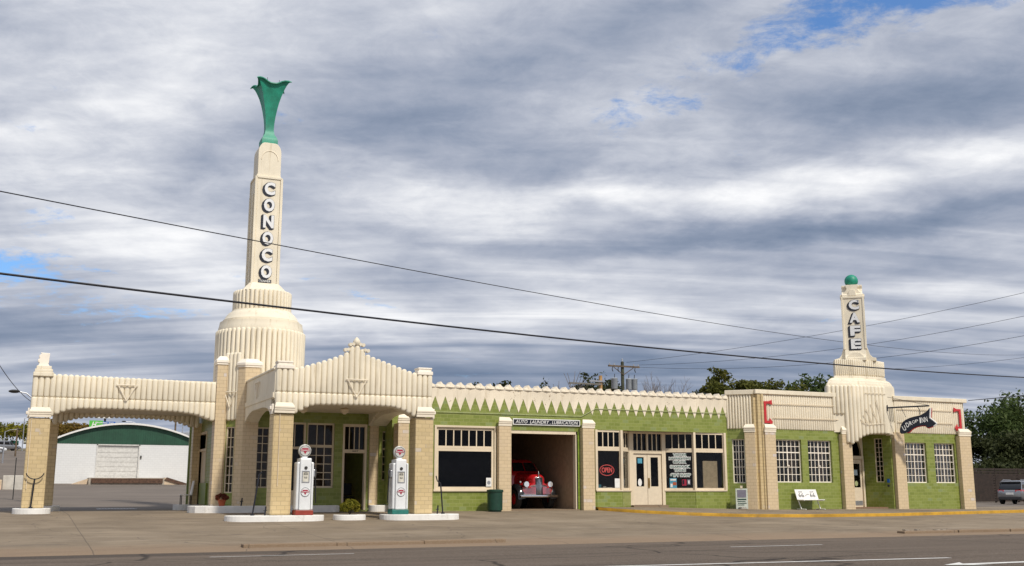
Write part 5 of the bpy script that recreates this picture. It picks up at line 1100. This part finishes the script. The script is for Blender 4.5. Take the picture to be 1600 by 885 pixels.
m = M(); loft(m, [sec(-1.38, .72, .75, 1.55, .2), sec(-1.50, .76, .7, 1.66, .2), sec(-1.78, .74, .7, 2.08, .35), sec(-1.95, .73, .7, 2.18, .4), sec(-2.4, .73, .7, 2.22, .42), sec(-2.8, .70, .7, 2.12, .45), sec(-2.9, .66, .7, 1.9, .45)]); CB = m.build('cab', 'truck_red', T_, smooth=True)
for s_ in (-1, 1):
    m = M(); a = (-1.487, 1.64); b2 = (-1.80, 2.03); m.add([(a[0]+.02, s_*.03, a[1]), (a[0]+.0, s_*.60, a[1]), (b2[0]-.0, s_*.52, b2[1]), (b2[0]+.02, s_*.03, b2[1])], [(0, 1, 2, 3) if s_ > 0 else (3, 2, 1, 0)])
    m.v = [(x+.045, y, z+.02) for x, y, z in m.v]; m.build('windscreen', 'black_glass', CB)
    M().add([(-1.85, s_*.755, 1.5), (-2.5, s_*.755, 1.5), (-2.45, s_*.72, 1.95), (-1.98, s_*.72, 1.95)], [(0, 1, 2, 3)]).build('side_window', 'black_glass', CB)
M().box(-4.6, -2.9, -.8, .8, .8, 1.3).build('load_bed', 'truck_red', T_, bevel=.03); M().box(-4.5, -.1, -.35, .35, .5, .66).build('chassis', 'truck_black', T_)
for s_ in (-1, 1): wheel(T_, -3.6, s_*.80, .42, .24, s_)
M().tube([(-1.45, -.80, 1.6), (-1.35, -.98, 1.72)], .01, 5).sphere(-1.33, -1.0, 1.75, .07, 10, 6).build('mirror', 'chrome', T_, smooth=True)
at(T_, 20.93, 43.25, .0, radians(-90))
# ---- cars
def suv(label, paint, x, y, ang, grp, L=4.7, H=1.70, z=None, W2=.93):
    C_ = thing('parked_car', (0, 0, 0), label, 'car', grp)
    h = L/2; b2 = .98
    m = M(); loft(m, [sec(-h, W2*.80, .42, .95, .12), sec(-h+.08, W2*.93, .36, 1.02, .12), sec(-h+.5, W2, .30, 1.04, .12), sec(-.4, W2, .28, 1.02, .12), sec(.8, W2, .28, 1.0, .14), sec(1.3, W2*.98, .30, .98, .2), sec(h-.35, W2*.92, .32, .86, .2), sec(h-.05, W2*.8, .38, .74, .15)]); m.build('body', paint, C_, smooth=True)
    m = M(); loft(m, [sec(-h+.14, W2*.78, .98, 1.06, .05), sec(-h+.42, W2*.80, .98, H-.14, .14), sec(-h+.7, W2*.78, .98, H-.07, .16), sec(-.2, W2*.78, .98, H-.04, .16), sec(.45, W2*.77, .98, H-.10, .16), sec(1.25, W2*.74, .96, 1.03, .05)]); m.build('window_glass', 'black_glass', C_, smooth=True)
    m = M(); loft(m, [sec(-h+.34, W2*.74, H-.13, H-.07, .05, .01), sec(-h+.6, W2*.75, H-.13, H-.02, .09, .01), sec(-.2, W2*.76, H-.12, H, .09, .01), sec(.4, W2*.74, H-.16, H-.06, .08, .01)]); RF = m.build('roof', paint, C_, smooth=True)
    for s_ in (-1, 1):
        M().tube([(-h+.7, s_*W2*.66, H), (-h+.8, s_*W2*.66, H+.05), (.1, s_*W2*.66, H+.04), (.2, s_*W2*.66, H)], .018, 6).build('roof_rail', 'steel', RF, smooth=True)
        for xx in (-h+.22, .35): M().add([(xx-.1 if xx < 0 else xx-.03, s_*(W2*.82), 1.0), (xx+.16 if xx < 0 else xx+.05, s_*(W2*.82), 1.0), (xx+.34 if xx < 0 else xx-.1, s_*(W2*.79), H-.14), (xx+.16 if xx < 0 else xx-.16, s_*(W2*.79), H-.14)], [(0, 1, 2, 3)]).build('pillar', paint, C_)
        m = M(); loft(m, [[(-h-.01, s_*W2*.42, .90), (-h-.01, s_*W2*.42, 1.0), (-h+.05, s_*W2*.40, 1.01), (-h+.05, s_*W2*.40, .89)], [(-h+.03, s_*W2*.86, .88), (-h+.05, s_*W2*.86, 1.03), (-h+.12, s_*W2*.84, 1.03), (-h+.12, s_*W2*.84, .88)], [(-h+.25, s_*W2*.985, .90), (-h+.25, s_*W2*.96, 1.03), (-h+.3, s_*W2*.93, 1.03), (-h+.3, s_*W2*.95, .9)]]); m.build('tail_light', 'tail_red', C_, smooth=True)
        M().sphere(h-.22, s_*W2*.72, .70, .10, 10, 6).build('headlight', 'lens', C_, smooth=True)
        for xx in (-h+.95, h-.95): wheel(C_, xx, s_*(W2-.10), .36, .23, s_)
        M().sphere(.75, s_*(W2+.10), 1.05, .09, 8, 6).build('mirror', paint, C_, smooth=True)
    M().box(-h-.03, -h+.3, -W2*.86, W2*.86, .30, .55).build('bumper', 'plastic_dark', C_, bevel=.05); o = M().box(-h-.02, -h+.05, -.26, .26, .68, .83).build('number_plate', 'paper', C_)
    M().box(-h+.02, -h+.1, -.5, .5, .66, .68).build('trim', 'chrome', C_)
    return at(C_, x, y, g(x, y) if z is None else z, ang)
suv('grey estate car seen from behind, parked by the dark slatted fence at the right edge', 'car_grey', 67.05, 57.6, radians(24), 'parked cars', z=g(66, 58)-.02)
suv('white car far up the side street at the left edge, by the road sign', 'car_white', -4.3, 188, radians(10), 'parked cars')
suv('small silver car behind the white one, far up the side street', 'car_grey', -2.3, 215, radians(20), 'parked cars')
# ---- fence at the right
t = thing('slatted_fence', (80, 65, g(80, 65)), 'tall dark brown horizontal slatted fence behind the grey car', 'fence'); zf = -.15
for k in range(13):
    za = zf+.12+k*.205; m = M()
    for a in rng(60, 99, 2.6)[:-1]: m.box(a+.01, a+2.58, 65.0, 65.03, za, za+.165)
    o = m.build('slat', 'wood_dark', t)
for a in rng(60, 99, 2.6): M().box(a-.06, a+.06, 65.03, 65.15, zf-.1, zf+2.78).build('post', 'wood_dark', t)
solo(M().box(52, 104, 71.0, 71.2, -.3, 2.2), 'backing_wall', 'wood_dark', 'dark board wall beyond the slatted fence', 'wall')  # dark through its wood colour, the same as the slats
# ---- trees
def limb(m, p, d, L, r, depth, rnd, tips, spread=.5, seg=5, up=.15):
    q = [p]; dd = d.copy(); n = 4
    for i in range(n):
        dd = (dd+Vector((rnd.gauss(0, .12), rnd.gauss(0, .12), rnd.gauss(0, .08)+up*.3))).normalized(); q.append(q[-1]+dd*L/n)
    m.tube(q, [r*(1-.45*i/n) for i in range(n+1)], seg, cap=False)
    if depth == 0: tips.append((q[-1], L)); return
    k = rnd.choice((2, 3, 3)) 
    for i in range(k):
        a = rnd.uniform(0, 6.28); o = dd.orthogonal().normalized(); o.rotate(__import__('mathutils').Quaternion(dd, a+i*2.1)); nd = (dd+o*spread*rnd.uniform(.7, 1.5)+Vector((0, 0, up))).normalized()
        st = q[-1] if i < 2 else q[-2]; limb(m, st, nd, L*rnd.uniform(.6, .85), max(r*.58, .016), depth-1, rnd, tips, spread, max(3, seg-1), up)
def tree(x, y, h, r, mat, label, seed, depth=3, per=45, leaf=.16, bark='bark', cr=.85, trunk=.3, flat=.8, spread=.55, group='trees behind the station', sc_r=.022, name='broadleaf_tree', low=False):
    rnd = random.Random(seed); z = g(x, y)-.1; t = thing(name, (x, y, z), label, 'tree', group); m = M(); tips = []
    base = Vector((x, y, z)); th = h*trunk; m.tube([base, base+Vector((rnd.uniform(-.1, .1), rnd.uniform(-.1, .1), th*.5)), base+Vector((rnd.uniform(-.2, .2), 0, th))], [h*sc_r*1.3, h*sc_r, h*sc_r*.9], 8)
    top = base+Vector((0, 0, th)); k = 5
    for i in range(k):
        a = 6.28*i/k+rnd.uniform(-.4, .4); sp = spread*r/(h*.35); limb(m, top-Vector((0, 0, th*.1*rnd.random())), Vector((cos(a)*sp, sin(a)*sp, 1)).normalized(), h*(1-trunk)*.42, h*sc_r*.55, depth, rnd, tips, .55)
    # keep crown inside its height
    mx = max(p.z for p, _ in tips)+(cr*.35 if mat else 0); s = (z+h-(mx)) ; f = (h-th)/(mx-z-th)
    rr = sorted(hypot(p.x-x, p.y-y) for p, _ in tips)[int(len(tips)*.92)-1]; fx = r/rr
    def sq(p): k = fx if p[2] > z+th*.9 else 1; return (x+(p[0]-x)*k, y+(p[1]-y)*k, p[2] if p[2] < z+th else z+th+(p[2]-z-th)*f)
    m.v = [sq(p) for p in m.v]; tips = [(Vector(sq(p)), L) for p, L in tips]
    TK = m.build('trunk', bark, t, smooth=True)
    if mat:
        lm = M(); cl = [(p.x, p.y, p.z-cr*.35, cr*rnd.uniform(.6, 1.3)) for p, L in tips]
        if low:
            for _ in range(34): a = rnd.uniform(0, 6.28); q = r*sqrt(rnd.random()); cl.append((x+q*cos(a), y+q*sin(a)*.6, z+rnd.uniform(.1, .75)*h*(1-.35*q/r), cr*1.2))
        leafcloud(lm, cl, per, leaf, rnd, flat); lm.build('crown', mat, t)
    return t
BT = [  # x, y, h, r, mat, label, seed
 (44.0, 80, 11.0, 3.0, 'leaf_dark', 'dark round tree behind the parapet beside the new yellow post', 3, dict(cr=.7, per=34, depth=3)),
 (36.2, 82, 9.9, 1.1, 'leaf_dark', 'leftmost small dark treetop showing over the zigzag parapet', 4, dict(depth=2, cr=.5, per=22)),
 (34.2, 82, 9.6, .8, 'leaf_dark', 'tiny dark treetop just peeking over the parapet beside the leftmost one', 5, dict(depth=1, cr=.5, per=22)),
 (40.4, 82, 10.2, 1.2, 'leaf_dark', 'small dark treetop midway between the parapet end and the old wooden crossarm', 6, dict(depth=2, cr=.5, per=22)),
 (56.4, 80, 12.0, 3.0, 'leaf_olive', 'umbrella shaped olive tree with a forked dark trunk right of the bare trees', 7, dict(cr=.7, per=50, flat=.55, spread=.9, trunk=.45)),
 (59.8, 80, 11.2, 3.0, 'leaf_olive', 'loose olive tree just right of the umbrella shaped tree', 8, dict(cr=.75, per=40)),
 (62.9, 80, 11.2, 3.0, 'leaf_olive', 'darker olive tree above the corner of the cafe wing', 9, dict(cr=.75, per=40)),
 (66.2, 79, 11.9, 2.9, 'leaf_green', 'taller leafy tree over the middle of the cafe wing', 10, dict(cr=.75, per=40)),
 (69.0, 80, 11.2, 2.7, 'leaf_dark', 'sparse dark tree just left of the cafe tower', 11, dict(cr=.75, per=40)),
 (71.3, 80, 12.6, 2.2, 'leaf_olive', 'thin treetop touching the left edge of the cafe tower', 12, dict(cr=.45, per=10)),
 (64.6, 84, 11.2, 3.2, 'leaf_olive', 'pale olive tree in the gap between the two tallest trees', 13, dict(cr=.75, per=40)),
]
for x, y, h, r, mat, lab, sd_, kw in BT: tree(x, y, h, r, mat, lab, sd_, **kw)
for x, h, lab, sd_, dp in ((47.6, 10.6, 'bare branching tree right beside the tall utility pole', 21, 4), (49.9, 11.2, 'second bare tree, with a wide forked crown', 22, 4), (52.0, 11.0, 'slender bare tree right of the forked bare one', 23, 3), (54.0, 9.9, 'low bare twiggy tree under the umbrella shaped tree', 24, 3), (42.0, 10.9, 'bare thin tree behind the new yellow post', 25, 2)):
    tree(x, 80, h, 2.0, None, lab, sd_, depth=dp, bark='bark_pale', spread=.5, sc_r=.020, trunk=.4, name='bare_tree', group='bare trees behind the station')
tree(98, 86, 11.3, 5.0, 'leaf_green', 'big willowy green tree beyond the slatted fence', 31, depth=3, cr=1.5, per=110, leaf=.20, low=True, group='trees beyond the fence', trunk=.2, flat=1.1)
tree(92.5, 80, 7.2, 3.2, 'leaf_dark', 'low dark tree at the left end of the fence, beside the last pillar', 32, depth=3, cr=1.2, per=100, leaf=.18, low=True, group='trees beyond the fence', trunk=.2)
tree(103, 82, 8.6, 4.0, 'leaf_green', 'mid green tree at the right edge of the photo behind the car', 33, depth=3, cr=1.3, per=100, leaf=.18, low=True, group='trees beyond the fence', trunk=.2)
tree(88.5, 84, 7.6, 3.0, 'leaf_dark', 'dark tree half hidden behind the last pillar of the cafe', 34, depth=3, cr=1.2, per=80, leaf=.18, low=True, group='trees beyond the fence', trunk=.2)
tree(109, 92, 10, 4.5, 'leaf_dark', 'dark tree just outside the right edge beyond the fence', 35, depth=2, cr=1.4, per=90, leaf=.2, low=True, group='trees beyond the fence', trunk=.2)
tree(96, 76, 4.6, 6.5, 'leaf_dark', 'dark bushes massed low right behind the slatted fence', 36, depth=3, cr=1.3, per=110, leaf=.18, low=True, group='trees beyond the fence', trunk=.15)
tree(86, 76, 4.4, 5.0, 'leaf_dark', 'dark bushes low behind the fence where it meets the building', 37, depth=3, cr=1.3, per=110, leaf=.18, low=True, group='trees beyond the fence', trunk=.15)
for i, (x, y, h, mat, lab) in enumerate(((-1.5, 236, 5.6, 'leaf_gold', 'small yellow tree at the left edge beyond the white car'), (1.5, 244, 6.0, 'leaf_gold', 'golden tree behind the blue and white route signs'), (4.6, 238, 6.6, 'leaf_autumn', 'rusty orange tree right of the route signs'), (7.3, 246, 6.2, 'leaf_autumn', 'orange brown tree against the far left column'), (-5.5, 240, 6.2, 'leaf_olive', 'olive tree just outside the left edge of the street'), (10.5, 240, 6.0, 'leaf_autumn', 'orange tree behind the far left column'))):
    tree(x, y, h, 2.4, mat, lab, 50+i, depth=2, cr=1.3, per=45, leaf=.28, group='autumn trees up the side street')
# ---- utility poles and cables
def crossarm(m, x, y, z, L, ang=0): c, s_ = cos(ang), sin(ang); m.add([(x+c*a-s_*b2, y+s_*a+c*b2, z+e) for e in (-.06, .06) for a, b2 in ((-L/2, -.05), (L/2, -.05), (L/2, .05), (-L/2, .05))], [(3, 2, 1, 0), (4, 5, 6, 7), (0, 1, 5, 4), (1, 2, 6, 5), (2, 3, 7, 6), (3, 0, 4, 7)])
zz = g(40.9, 70)
t = thing('utility_pole', (40.9, 70, zz), 'tall wooden utility pole with crossarm and three grey transformers behind the parapet', 'utility pole')
M().tube([(40.9, 70, zz-.3), (40.9, 70, 10.35)], [.17, .12], 10).build('pole', 'pole_green', t, smooth=True)
m = M(); crossarm(m, 40.94, 69.83, 9.98, 2.7); m.build('crossarm', 'wood_pole', t)
for s_ in (-1, 1): M().tube([(40.9, 69.85, 9.35), (40.9+s_*.85, 69.83, 9.9)], .03, 5).build('brace', 'wood_pole', t)
M().lathe(40.9, 70, [(.04, 10.35), (.06, 10.42), (.03, 10.47), (.06, 10.52), (.02, 10.60)], 8).build('insulator', 'insulator', t)
for u in (-1.25, -.85, .85, 1.25): M().lathe(40.94+u, 69.83, [(.03, 10.03), (.05, 10.08), (.03, 10.12), (.045, 10.16), (.01, 10.2)], 8).build('insulator', 'insulator', t)
for u in (-1.0, -.5, .95): M().tube([(40.94+u, 69.80, 9.92), (40.94+u-.05, 69.78, 9.72), (40.94+u+.02, 69.78, 9.55)], .035, 6).build('fuse', 'dark_metal', t)
for u, w_ in ((-.85, .24), (.38, .22), (.86, .24)):
    o = M().lathe(40.9+u, 69.75, [(w_*.9, 8.25), (w_, 8.3), (w_, 9.0), (w_*1.05, 9.02), (w_*.8, 9.08), (.02, 9.10)], 16).build('transformer', 'transformer', t, smooth=True)
    M().tube([(40.9+u, 69.75, 9.08), (40.9+u+.03, 69.75, 9.38)], .03, 6).build('bushing', 'dark_metal', o)
zz = g(38.9, 70); t = thing('utility_pole', (39.0, 70, zz), 'shorter new yellow wooden pole with a long grey crossarm, left of the tall pole', 'utility pole')
M().tube([(39.0, 70, zz-.3), (39.0, 70, 9.22)], [.17, .13], 10).build('pole', 'wood_new', t, smooth=True); m = M(); crossarm(m, 37.6, 69.8, 8.55, 2.7); m.build('crossarm', 'wood_grey', t)
m = M(); crossarm(m, 38.6, 69.85, 8.78, 1.2); m.build('crossarm', 'steel', t)
M().tube([(36.4, 69.8, 8.6), (36.4, 69.8, 8.4)], .05, 6).build('insulator', 'insulator', t)
def cable(A, Bq, co, r, label, s0=-.4, s1=1.3, n=50):
    m = M().tube([(lerp(A[0], Bq[0], s), lerp(A[1], Bq[1], s), co[0]*s*s+co[1]*s+co[2]) for s in [lerp(s0, s1, k/n) for k in range(n+1)]], r, 6); return solo(m, 'overhead_cable', 'black', label, 'cable', 'overhead cables', smooth=True)
cable((-.75, 22), (89.55, 75), (3.713, 3.854, 6.395), .012, 'thin black cable sloping down across the whole sky, the upper of the two long ones', -.3, 1.15)
cable((-.61, 22), (39.28, 33), (.988, -.196, 4.806), .024, 'thick black cable running lower across the whole sky in front of both towers', -.4, 1.4)
cable((41.27, 70), (54.21, 45), (1.639, .512, 10.323), .012, 'topmost thin wire rising right from the tall utility pole', -.0, 1.25, 24)
cable((42.34, 70), (54.02, 45), (2.471, -1.606, 10.174), .012, 'middle thin wire rising right from the crossarm end', -.0, 1.25, 24)
cable((42.33, 70), (53.88, 45), (3.063, -3.227, 10.011), .012, 'lowest sagging thin wire right of the utility pole', -.0, 1.25, 24)
cable((68.45, 72), (71.61, 60), (.607, -.77, 11.272), .012, 'thin wire right of the cafe tower below the thick cable', -.2, 1.4, 14)
cable((65.26, 60), (53.42, 45), (.056, -1.285, 7.516), .03, 'short black cable running to the right edge above the fence', -.0, 1.2, 14)
cable((-1.06, 50), (.2, 60), (.493, -1.131, 5.97), .016, 'thin wire at the upper left edge behind the left canopy', -.9, 1.2, 14)
# ---- background left
WY = 105; zg = 1.2
t = thing('warehouse', (9, WY, zg), 'white block warehouse with a green curved gable and roller door across the side street', 'building')
F = Fr(0, WY)
m = M().wall(F, 2.35, 15.6, zg-.6, 4.95, .3, [(6.42, 9.93, 1.9, 4.84)]); m.wall(Fr(2.35, WY, radians(90)), 0, 20, zg-.6, 4.95, .3); m.build('wall', 'block_white', t)
gz = lambda u: 5.02+1.72*(1-((u-8.975)/6.72)**2)
m = M().plate(F, [(2.3, 4.95)]+[(u, gz(u)) for u in rng(2.3, 15.65, .6)]+[(15.65, 4.95)], -.2, .02); m.build('gable', 'green_metal', t)
m = M(); us = rng(2.15, 15.8, .6)
for u in us: m.v += [F.pt(u, .35, gz(u)+.0), F.pt(u, .35, gz(u)+.16), F.pt(u, -24, gz(u)+.16), F.pt(u, -24, gz(u))]
m.f = [(i*4+k, i*4+(k+1) % 4, i*4+4+(k+1) % 4, i*4+4+k) for i in range(len(us)-1) for k in range(4)]+[(3, 2, 1, 0), tuple(len(us)*4-4+k for k in range(4))]; m.build('roof', 'white_paint', t, smooth=True)
D_ = M(); 
for k in range(14): D_.fbox(F, 6.42, 9.93, -.16, -.12+.02*(k % 2), 1.9+k*.21, 1.9+(k+1)*.21)
D_.build('roller_door', 'roll_door', t); M().fbox(F, 6.3, 6.42, 0, .05, 1.9, 4.95).fbox(F, 9.93, 10.05, 0, .05, 1.9, 4.95).fbox(F, 6.3, 10.05, 0.0, .05, 4.84, 4.94).build('door_frame', 'roll_door', t)
M().fbox(F, 5.7, 12.1, 0, 2.2, zg-.5, 1.92).build('loading_dock', 'concrete_pale', t)
M().fbox(F, 5.9, 11.95, 2.2, 2.35, 1.45, 1.86).build('dock_bumper', 'rust_wood', t)
M().plate(Fr(0, WY-.9), [(12.1, zg-.6), (12.1, 1.95), (12.4, 1.95), (14.9, 1.15), (14.9, zg-.6)], -.2, 1.3).build('dock_ramp', 'panel_beige', t); M().plate(Fr(0, WY-2.2), [(12.1, 1.75), (12.3, 1.98), (15.0, 1.15), (14.9, .9)], -.05, .1).build('ramp_rail', 'rust_wood', t)
M().plate(Fr(0, WY-.9), [(4.0, zg-.6), (4.0, 1.25), (5.7, 1.85), (5.7, zg-.6)], -.2, .6).build('dock_ramp', 'panel_beige', t); M().fbox(F, 10.1, 10.22, 0, .12, 3.7, 3.95).build('wall_lamp', 'dark_metal', t)
# buildings beyond
t = thing('quonset_hut', (24, 132, 3), 'grey arched metal building peeking out behind the warehouse on the right', 'building')
m = M(); n = 24
for yy in (130, 152): m.v += [(23.2-6.2*cos(pi*k/n), yy, 2.5+6.9*sin(pi*k/n)) for k in range(n+1)]
m.f = [(k, k+1, n+2+k, n+1+k) for k in range(n)]; m.f += [tuple(range(n+1))[::-1], tuple(n+1+k for k in range(n+1))]; m.build('vault', 'silver_roof', t, smooth=True)
M().tube([(23.2-6.25*cos(pi*k/n), 129.9, 2.5+6.95*sin(pi*k/n)) for k in range(n+1)], .12, 6).build('arch_rim', 'plastic_dark', t, smooth=True)
t = thing('flat_shed', (16, 128, 3), 'low grey roofed shed between the warehouse roof and the arched building', 'building'); M().box(13.5, 17.4, 126, 140, 2, 6.9).build('wall', 'panel_beige', t); M().prism([(13.2, 125.7), (17.6, 125.7), (17.6, 140), (13.2, 140)], 6.9, 7.2).build('roof', 'steel', t)
t = thing('petrol_canopy', (3, 240, 8), 'low building with a bright white flat roof behind the route signs, far left', 'building')
M().box(.5, 8.5, 236, 244, 10.2, 10.9).build('roof', 'white_paint', t, bevel=.05); M().box(1.5, 7.5, 238, 243, 7.5, 10.2).build('wall', 'panel_beige', t)
t = thing('teal_roofed_shop', (-5, 238, 8), 'low shop with a thin teal roof edge at the left edge of the photo', 'building')
M().box(-9, -.4, 236, 246, 10.0, 10.5).build('roof', 'teal', t); M().box(-8.5, -.8, 237, 245, 7, 10).build('wall', 'panel_beige', t)
# hotel sign
t = thing('hotel_sign', (14.6, 230, 9), 'tall green and blue hotel sign board rising behind the warehouse roof', 'sign'); F = Fr(0, 230)
M().tube([(15.0, 230.3, 8), (15.0, 230.3, 16.2)], .22, 8).build('pole', 'dark_metal', t); M().fbox(F, 12.1, 14.6, 0, .3, 12.95, 14.5).build('green_panel', 'sign_green', t); M().fbox(F, 14.6, 16.95, 0, .3, 12.95, 14.35).build('blue_panel', 'sign_blue', t)
textm('H', F, 12.5, 13.5, 13.2, 14.25, .32, .04, .02, .3).build('emblem', 'paper', t); textm('Holiday Inn', F, 13.2, 16.6, 13.9, 14.25, .32, .04, .02).build('lettering', 'paper', t); textm('Express', F, 14.8, 16.6, 13.3, 13.7, .32, .04, .02).build('lettering', 'paper', t)
M().fbox(F, 13.4, 16.2, 0, .2, 15.0, 15.35).build('top_board', 'paper', t)
# street lamps
def lamp(x, y, z1, L, label):
    z0 = g(x, y); t = thing('street_lamp', (x, y, z0), label, 'street lamp', 'street lamps')
    M().tube([(x, y, z0-.1), (x, y, z1-.3)], [.10, .06], 8).build('pole', 'steel', t, smooth=True); M().tube([(x, y, z1-.35), (x+L*.35, y, z1-.08), (x+L*.8, y, z1)], .035, 6).build('arm', 'steel', t, smooth=True)
    M().sphere(x+L*.95, y, z1, .28, 10, 6, .09).build('lamp_head', 'dark_metal', t, smooth=True)
lamp(.40, 60, 5.74, -.95, 'curved arm street lamp poking out behind the far left column'); lamp(-1.9, 150, 8.4, 1.7, 'street lamp left of the route signs up the side street'); lamp(.3, 215, 14.0, 1.6, 'distant street lamp above the route signs')
lamp(13.75, 148, 9.6, -1.9, 'street lamp seen under the left canopy over the warehouse roof'); lamp(19.6, 150, 10.4, -2.1, 'second street lamp under the left canopy beside the arched building')
for x, y, h, l in ((-.6, 175, 9.9, 'bare wooden pole between the lamps up the side street'), (-3.2, 175, 10.5, 'wooden pole at the extreme left edge'), (19.9, 160, 12.0, 'tall thin dark pole over the right half of the warehouse roof')):
    solo(M().tube([(x, y, g(x, y)-.2), (x, y, h)], .13, 6).tube([(x-.8, y, h-.5), (x+.8, y, h-.5)], .05, 5), 'wooden_pole', 'wood_pole', l, 'pole', smooth=True)
# route signs
RY = 58; F = Fr(0, RY); z0 = g(.9, RY)
t = thing('route_sign', (.95, RY, z0), 'three stacked route markers, white 83 over blue business 40 shield, on a slim post', 'road sign')
M().tube([(.95, RY+.05, z0-.1), (.95, RY+.05, 3.45)], .03, 6).build('post', 'dark_metal', t)
def shield(cx, cz, w2, h2): return [(cx+w2*x, cz+h2*z) for x, z in ((-.95, .75), (-.6, .95), (0, .85), (.6, .95), (.95, .75), (.92, .1), (.75, -.45), (.35, -.8), (0, -1), (-.35, -.8), (-.75, -.45), (-.92, .1))]
def us_shield(cx, cz, w2, h2): return [(cx+w2*x, cz+h2*z) for x, z in ((-.8, .9), (-.35, 1), (0, .92), (.35, 1), (.8, .9), (.98, .5), (.88, .1), (.98, -.4), (.7, -.85), (0, -1), (-.7, -.85), (-.98, -.4), (-.88, .1), (-.98, .5))]
o = M().plate(F, us_shield(.95, 3.10, .27, .24), 0, .03).build('white_marker', 'paper', t); textm('83', F, .77, 1.13, 2.96, 3.22, .035, .01, .02).build('numeral', 'plastic_dark', o)
M().fbox(F, .70, 1.20, 0, .02, 3.36, 3.50).build('direction_plate', 'paper', t)
o = M().fbox(F, .68, 1.22, 0, .03, 2.62, 2.80).build('blue_plate', 'sign_blue', t); textm('BUS', F, .76, 1.14, 2.65, 2.77, .035, .01, .02).build('plate_lettering', 'paper', o)
o = M().plate(F, shield(.95, 2.32, .29, .27), 0, .03).build('blue_marker', 'sign_blue', t); M().plate(F, [(.69, 2.49), (.80, 2.53), (1.10, 2.53), (1.21, 2.49), (1.20, 2.43), (.70, 2.43)], .03, .036).build('red_band', 'emblem_red', o); textm('40', F, .79, 1.11, 2.22, 2.40, .035, .01, .02).build('numeral', 'paper', o)
# barrier, posts and small rail by the left street
solo(M().prism([(-.95, 85.2), (.80, 84.8), (.80, 85.1), (-.95, 85.6)], .6, 1.86), 'concrete_barrier', 'concrete_white', 'low pale concrete barrier wall at the left edge behind the hook stand', 'barrier', bevel=.04)
solo(M().box(-2.2, -1.0, 84.8, 85.6, .6, 1.55), 'concrete_block', 'panel_beige', 'brown concrete block at the very left edge beside the barrier', 'block', bevel=.05)
for i, (x, z1, l) in enumerate(((-.15, 2.5, 'thin dark post left of the route signs'), (.62, 2.9, 'thin dark post just below the route signs'), (1.05, 3.0, 'thin dark post nearest the far left column'))): solo(M().tube([(x, 63, .2), (x, 63, z1)], .025, 6), 'thin_post', 'dark_metal', l, 'post', 'thin posts by the barrier', smooth=True)
t = thing('small_sign', (.95, 64, .3), 'small white board with a dark mark low behind the far left column', 'sign'); F = Fr(0, 64); M().fbox(F, .72, 1.25, 0, .04, 1.35, 1.78).build('board', 'paper', t); M().disc(F, 1.0, 1.56, .12, .04, .05).build('mark', 'sign_blue', t); M().tube([(.98, 64.03, .3), (.98, 64.03, 1.4)], .02, 5).build('post', 'dark_metal', t)
# drain grate in the forecourt
z0 = g(4, 49); t = thing('drain_grate', (3.9, 49.6, z0), 'pale rectangular drain grate set in the ground under the left canopy', 'drain'); m = M().box(3.15, 4.75, 49.2, 50.0, z0-.02, z0+.012); m.build('frame', 'steel', t)
for k in range(12): a = 3.25+k*.125; M().box(a, a+.06, 49.25, 49.95, z0+.013, z0+.022).build('bar', 'kerb_white', t)
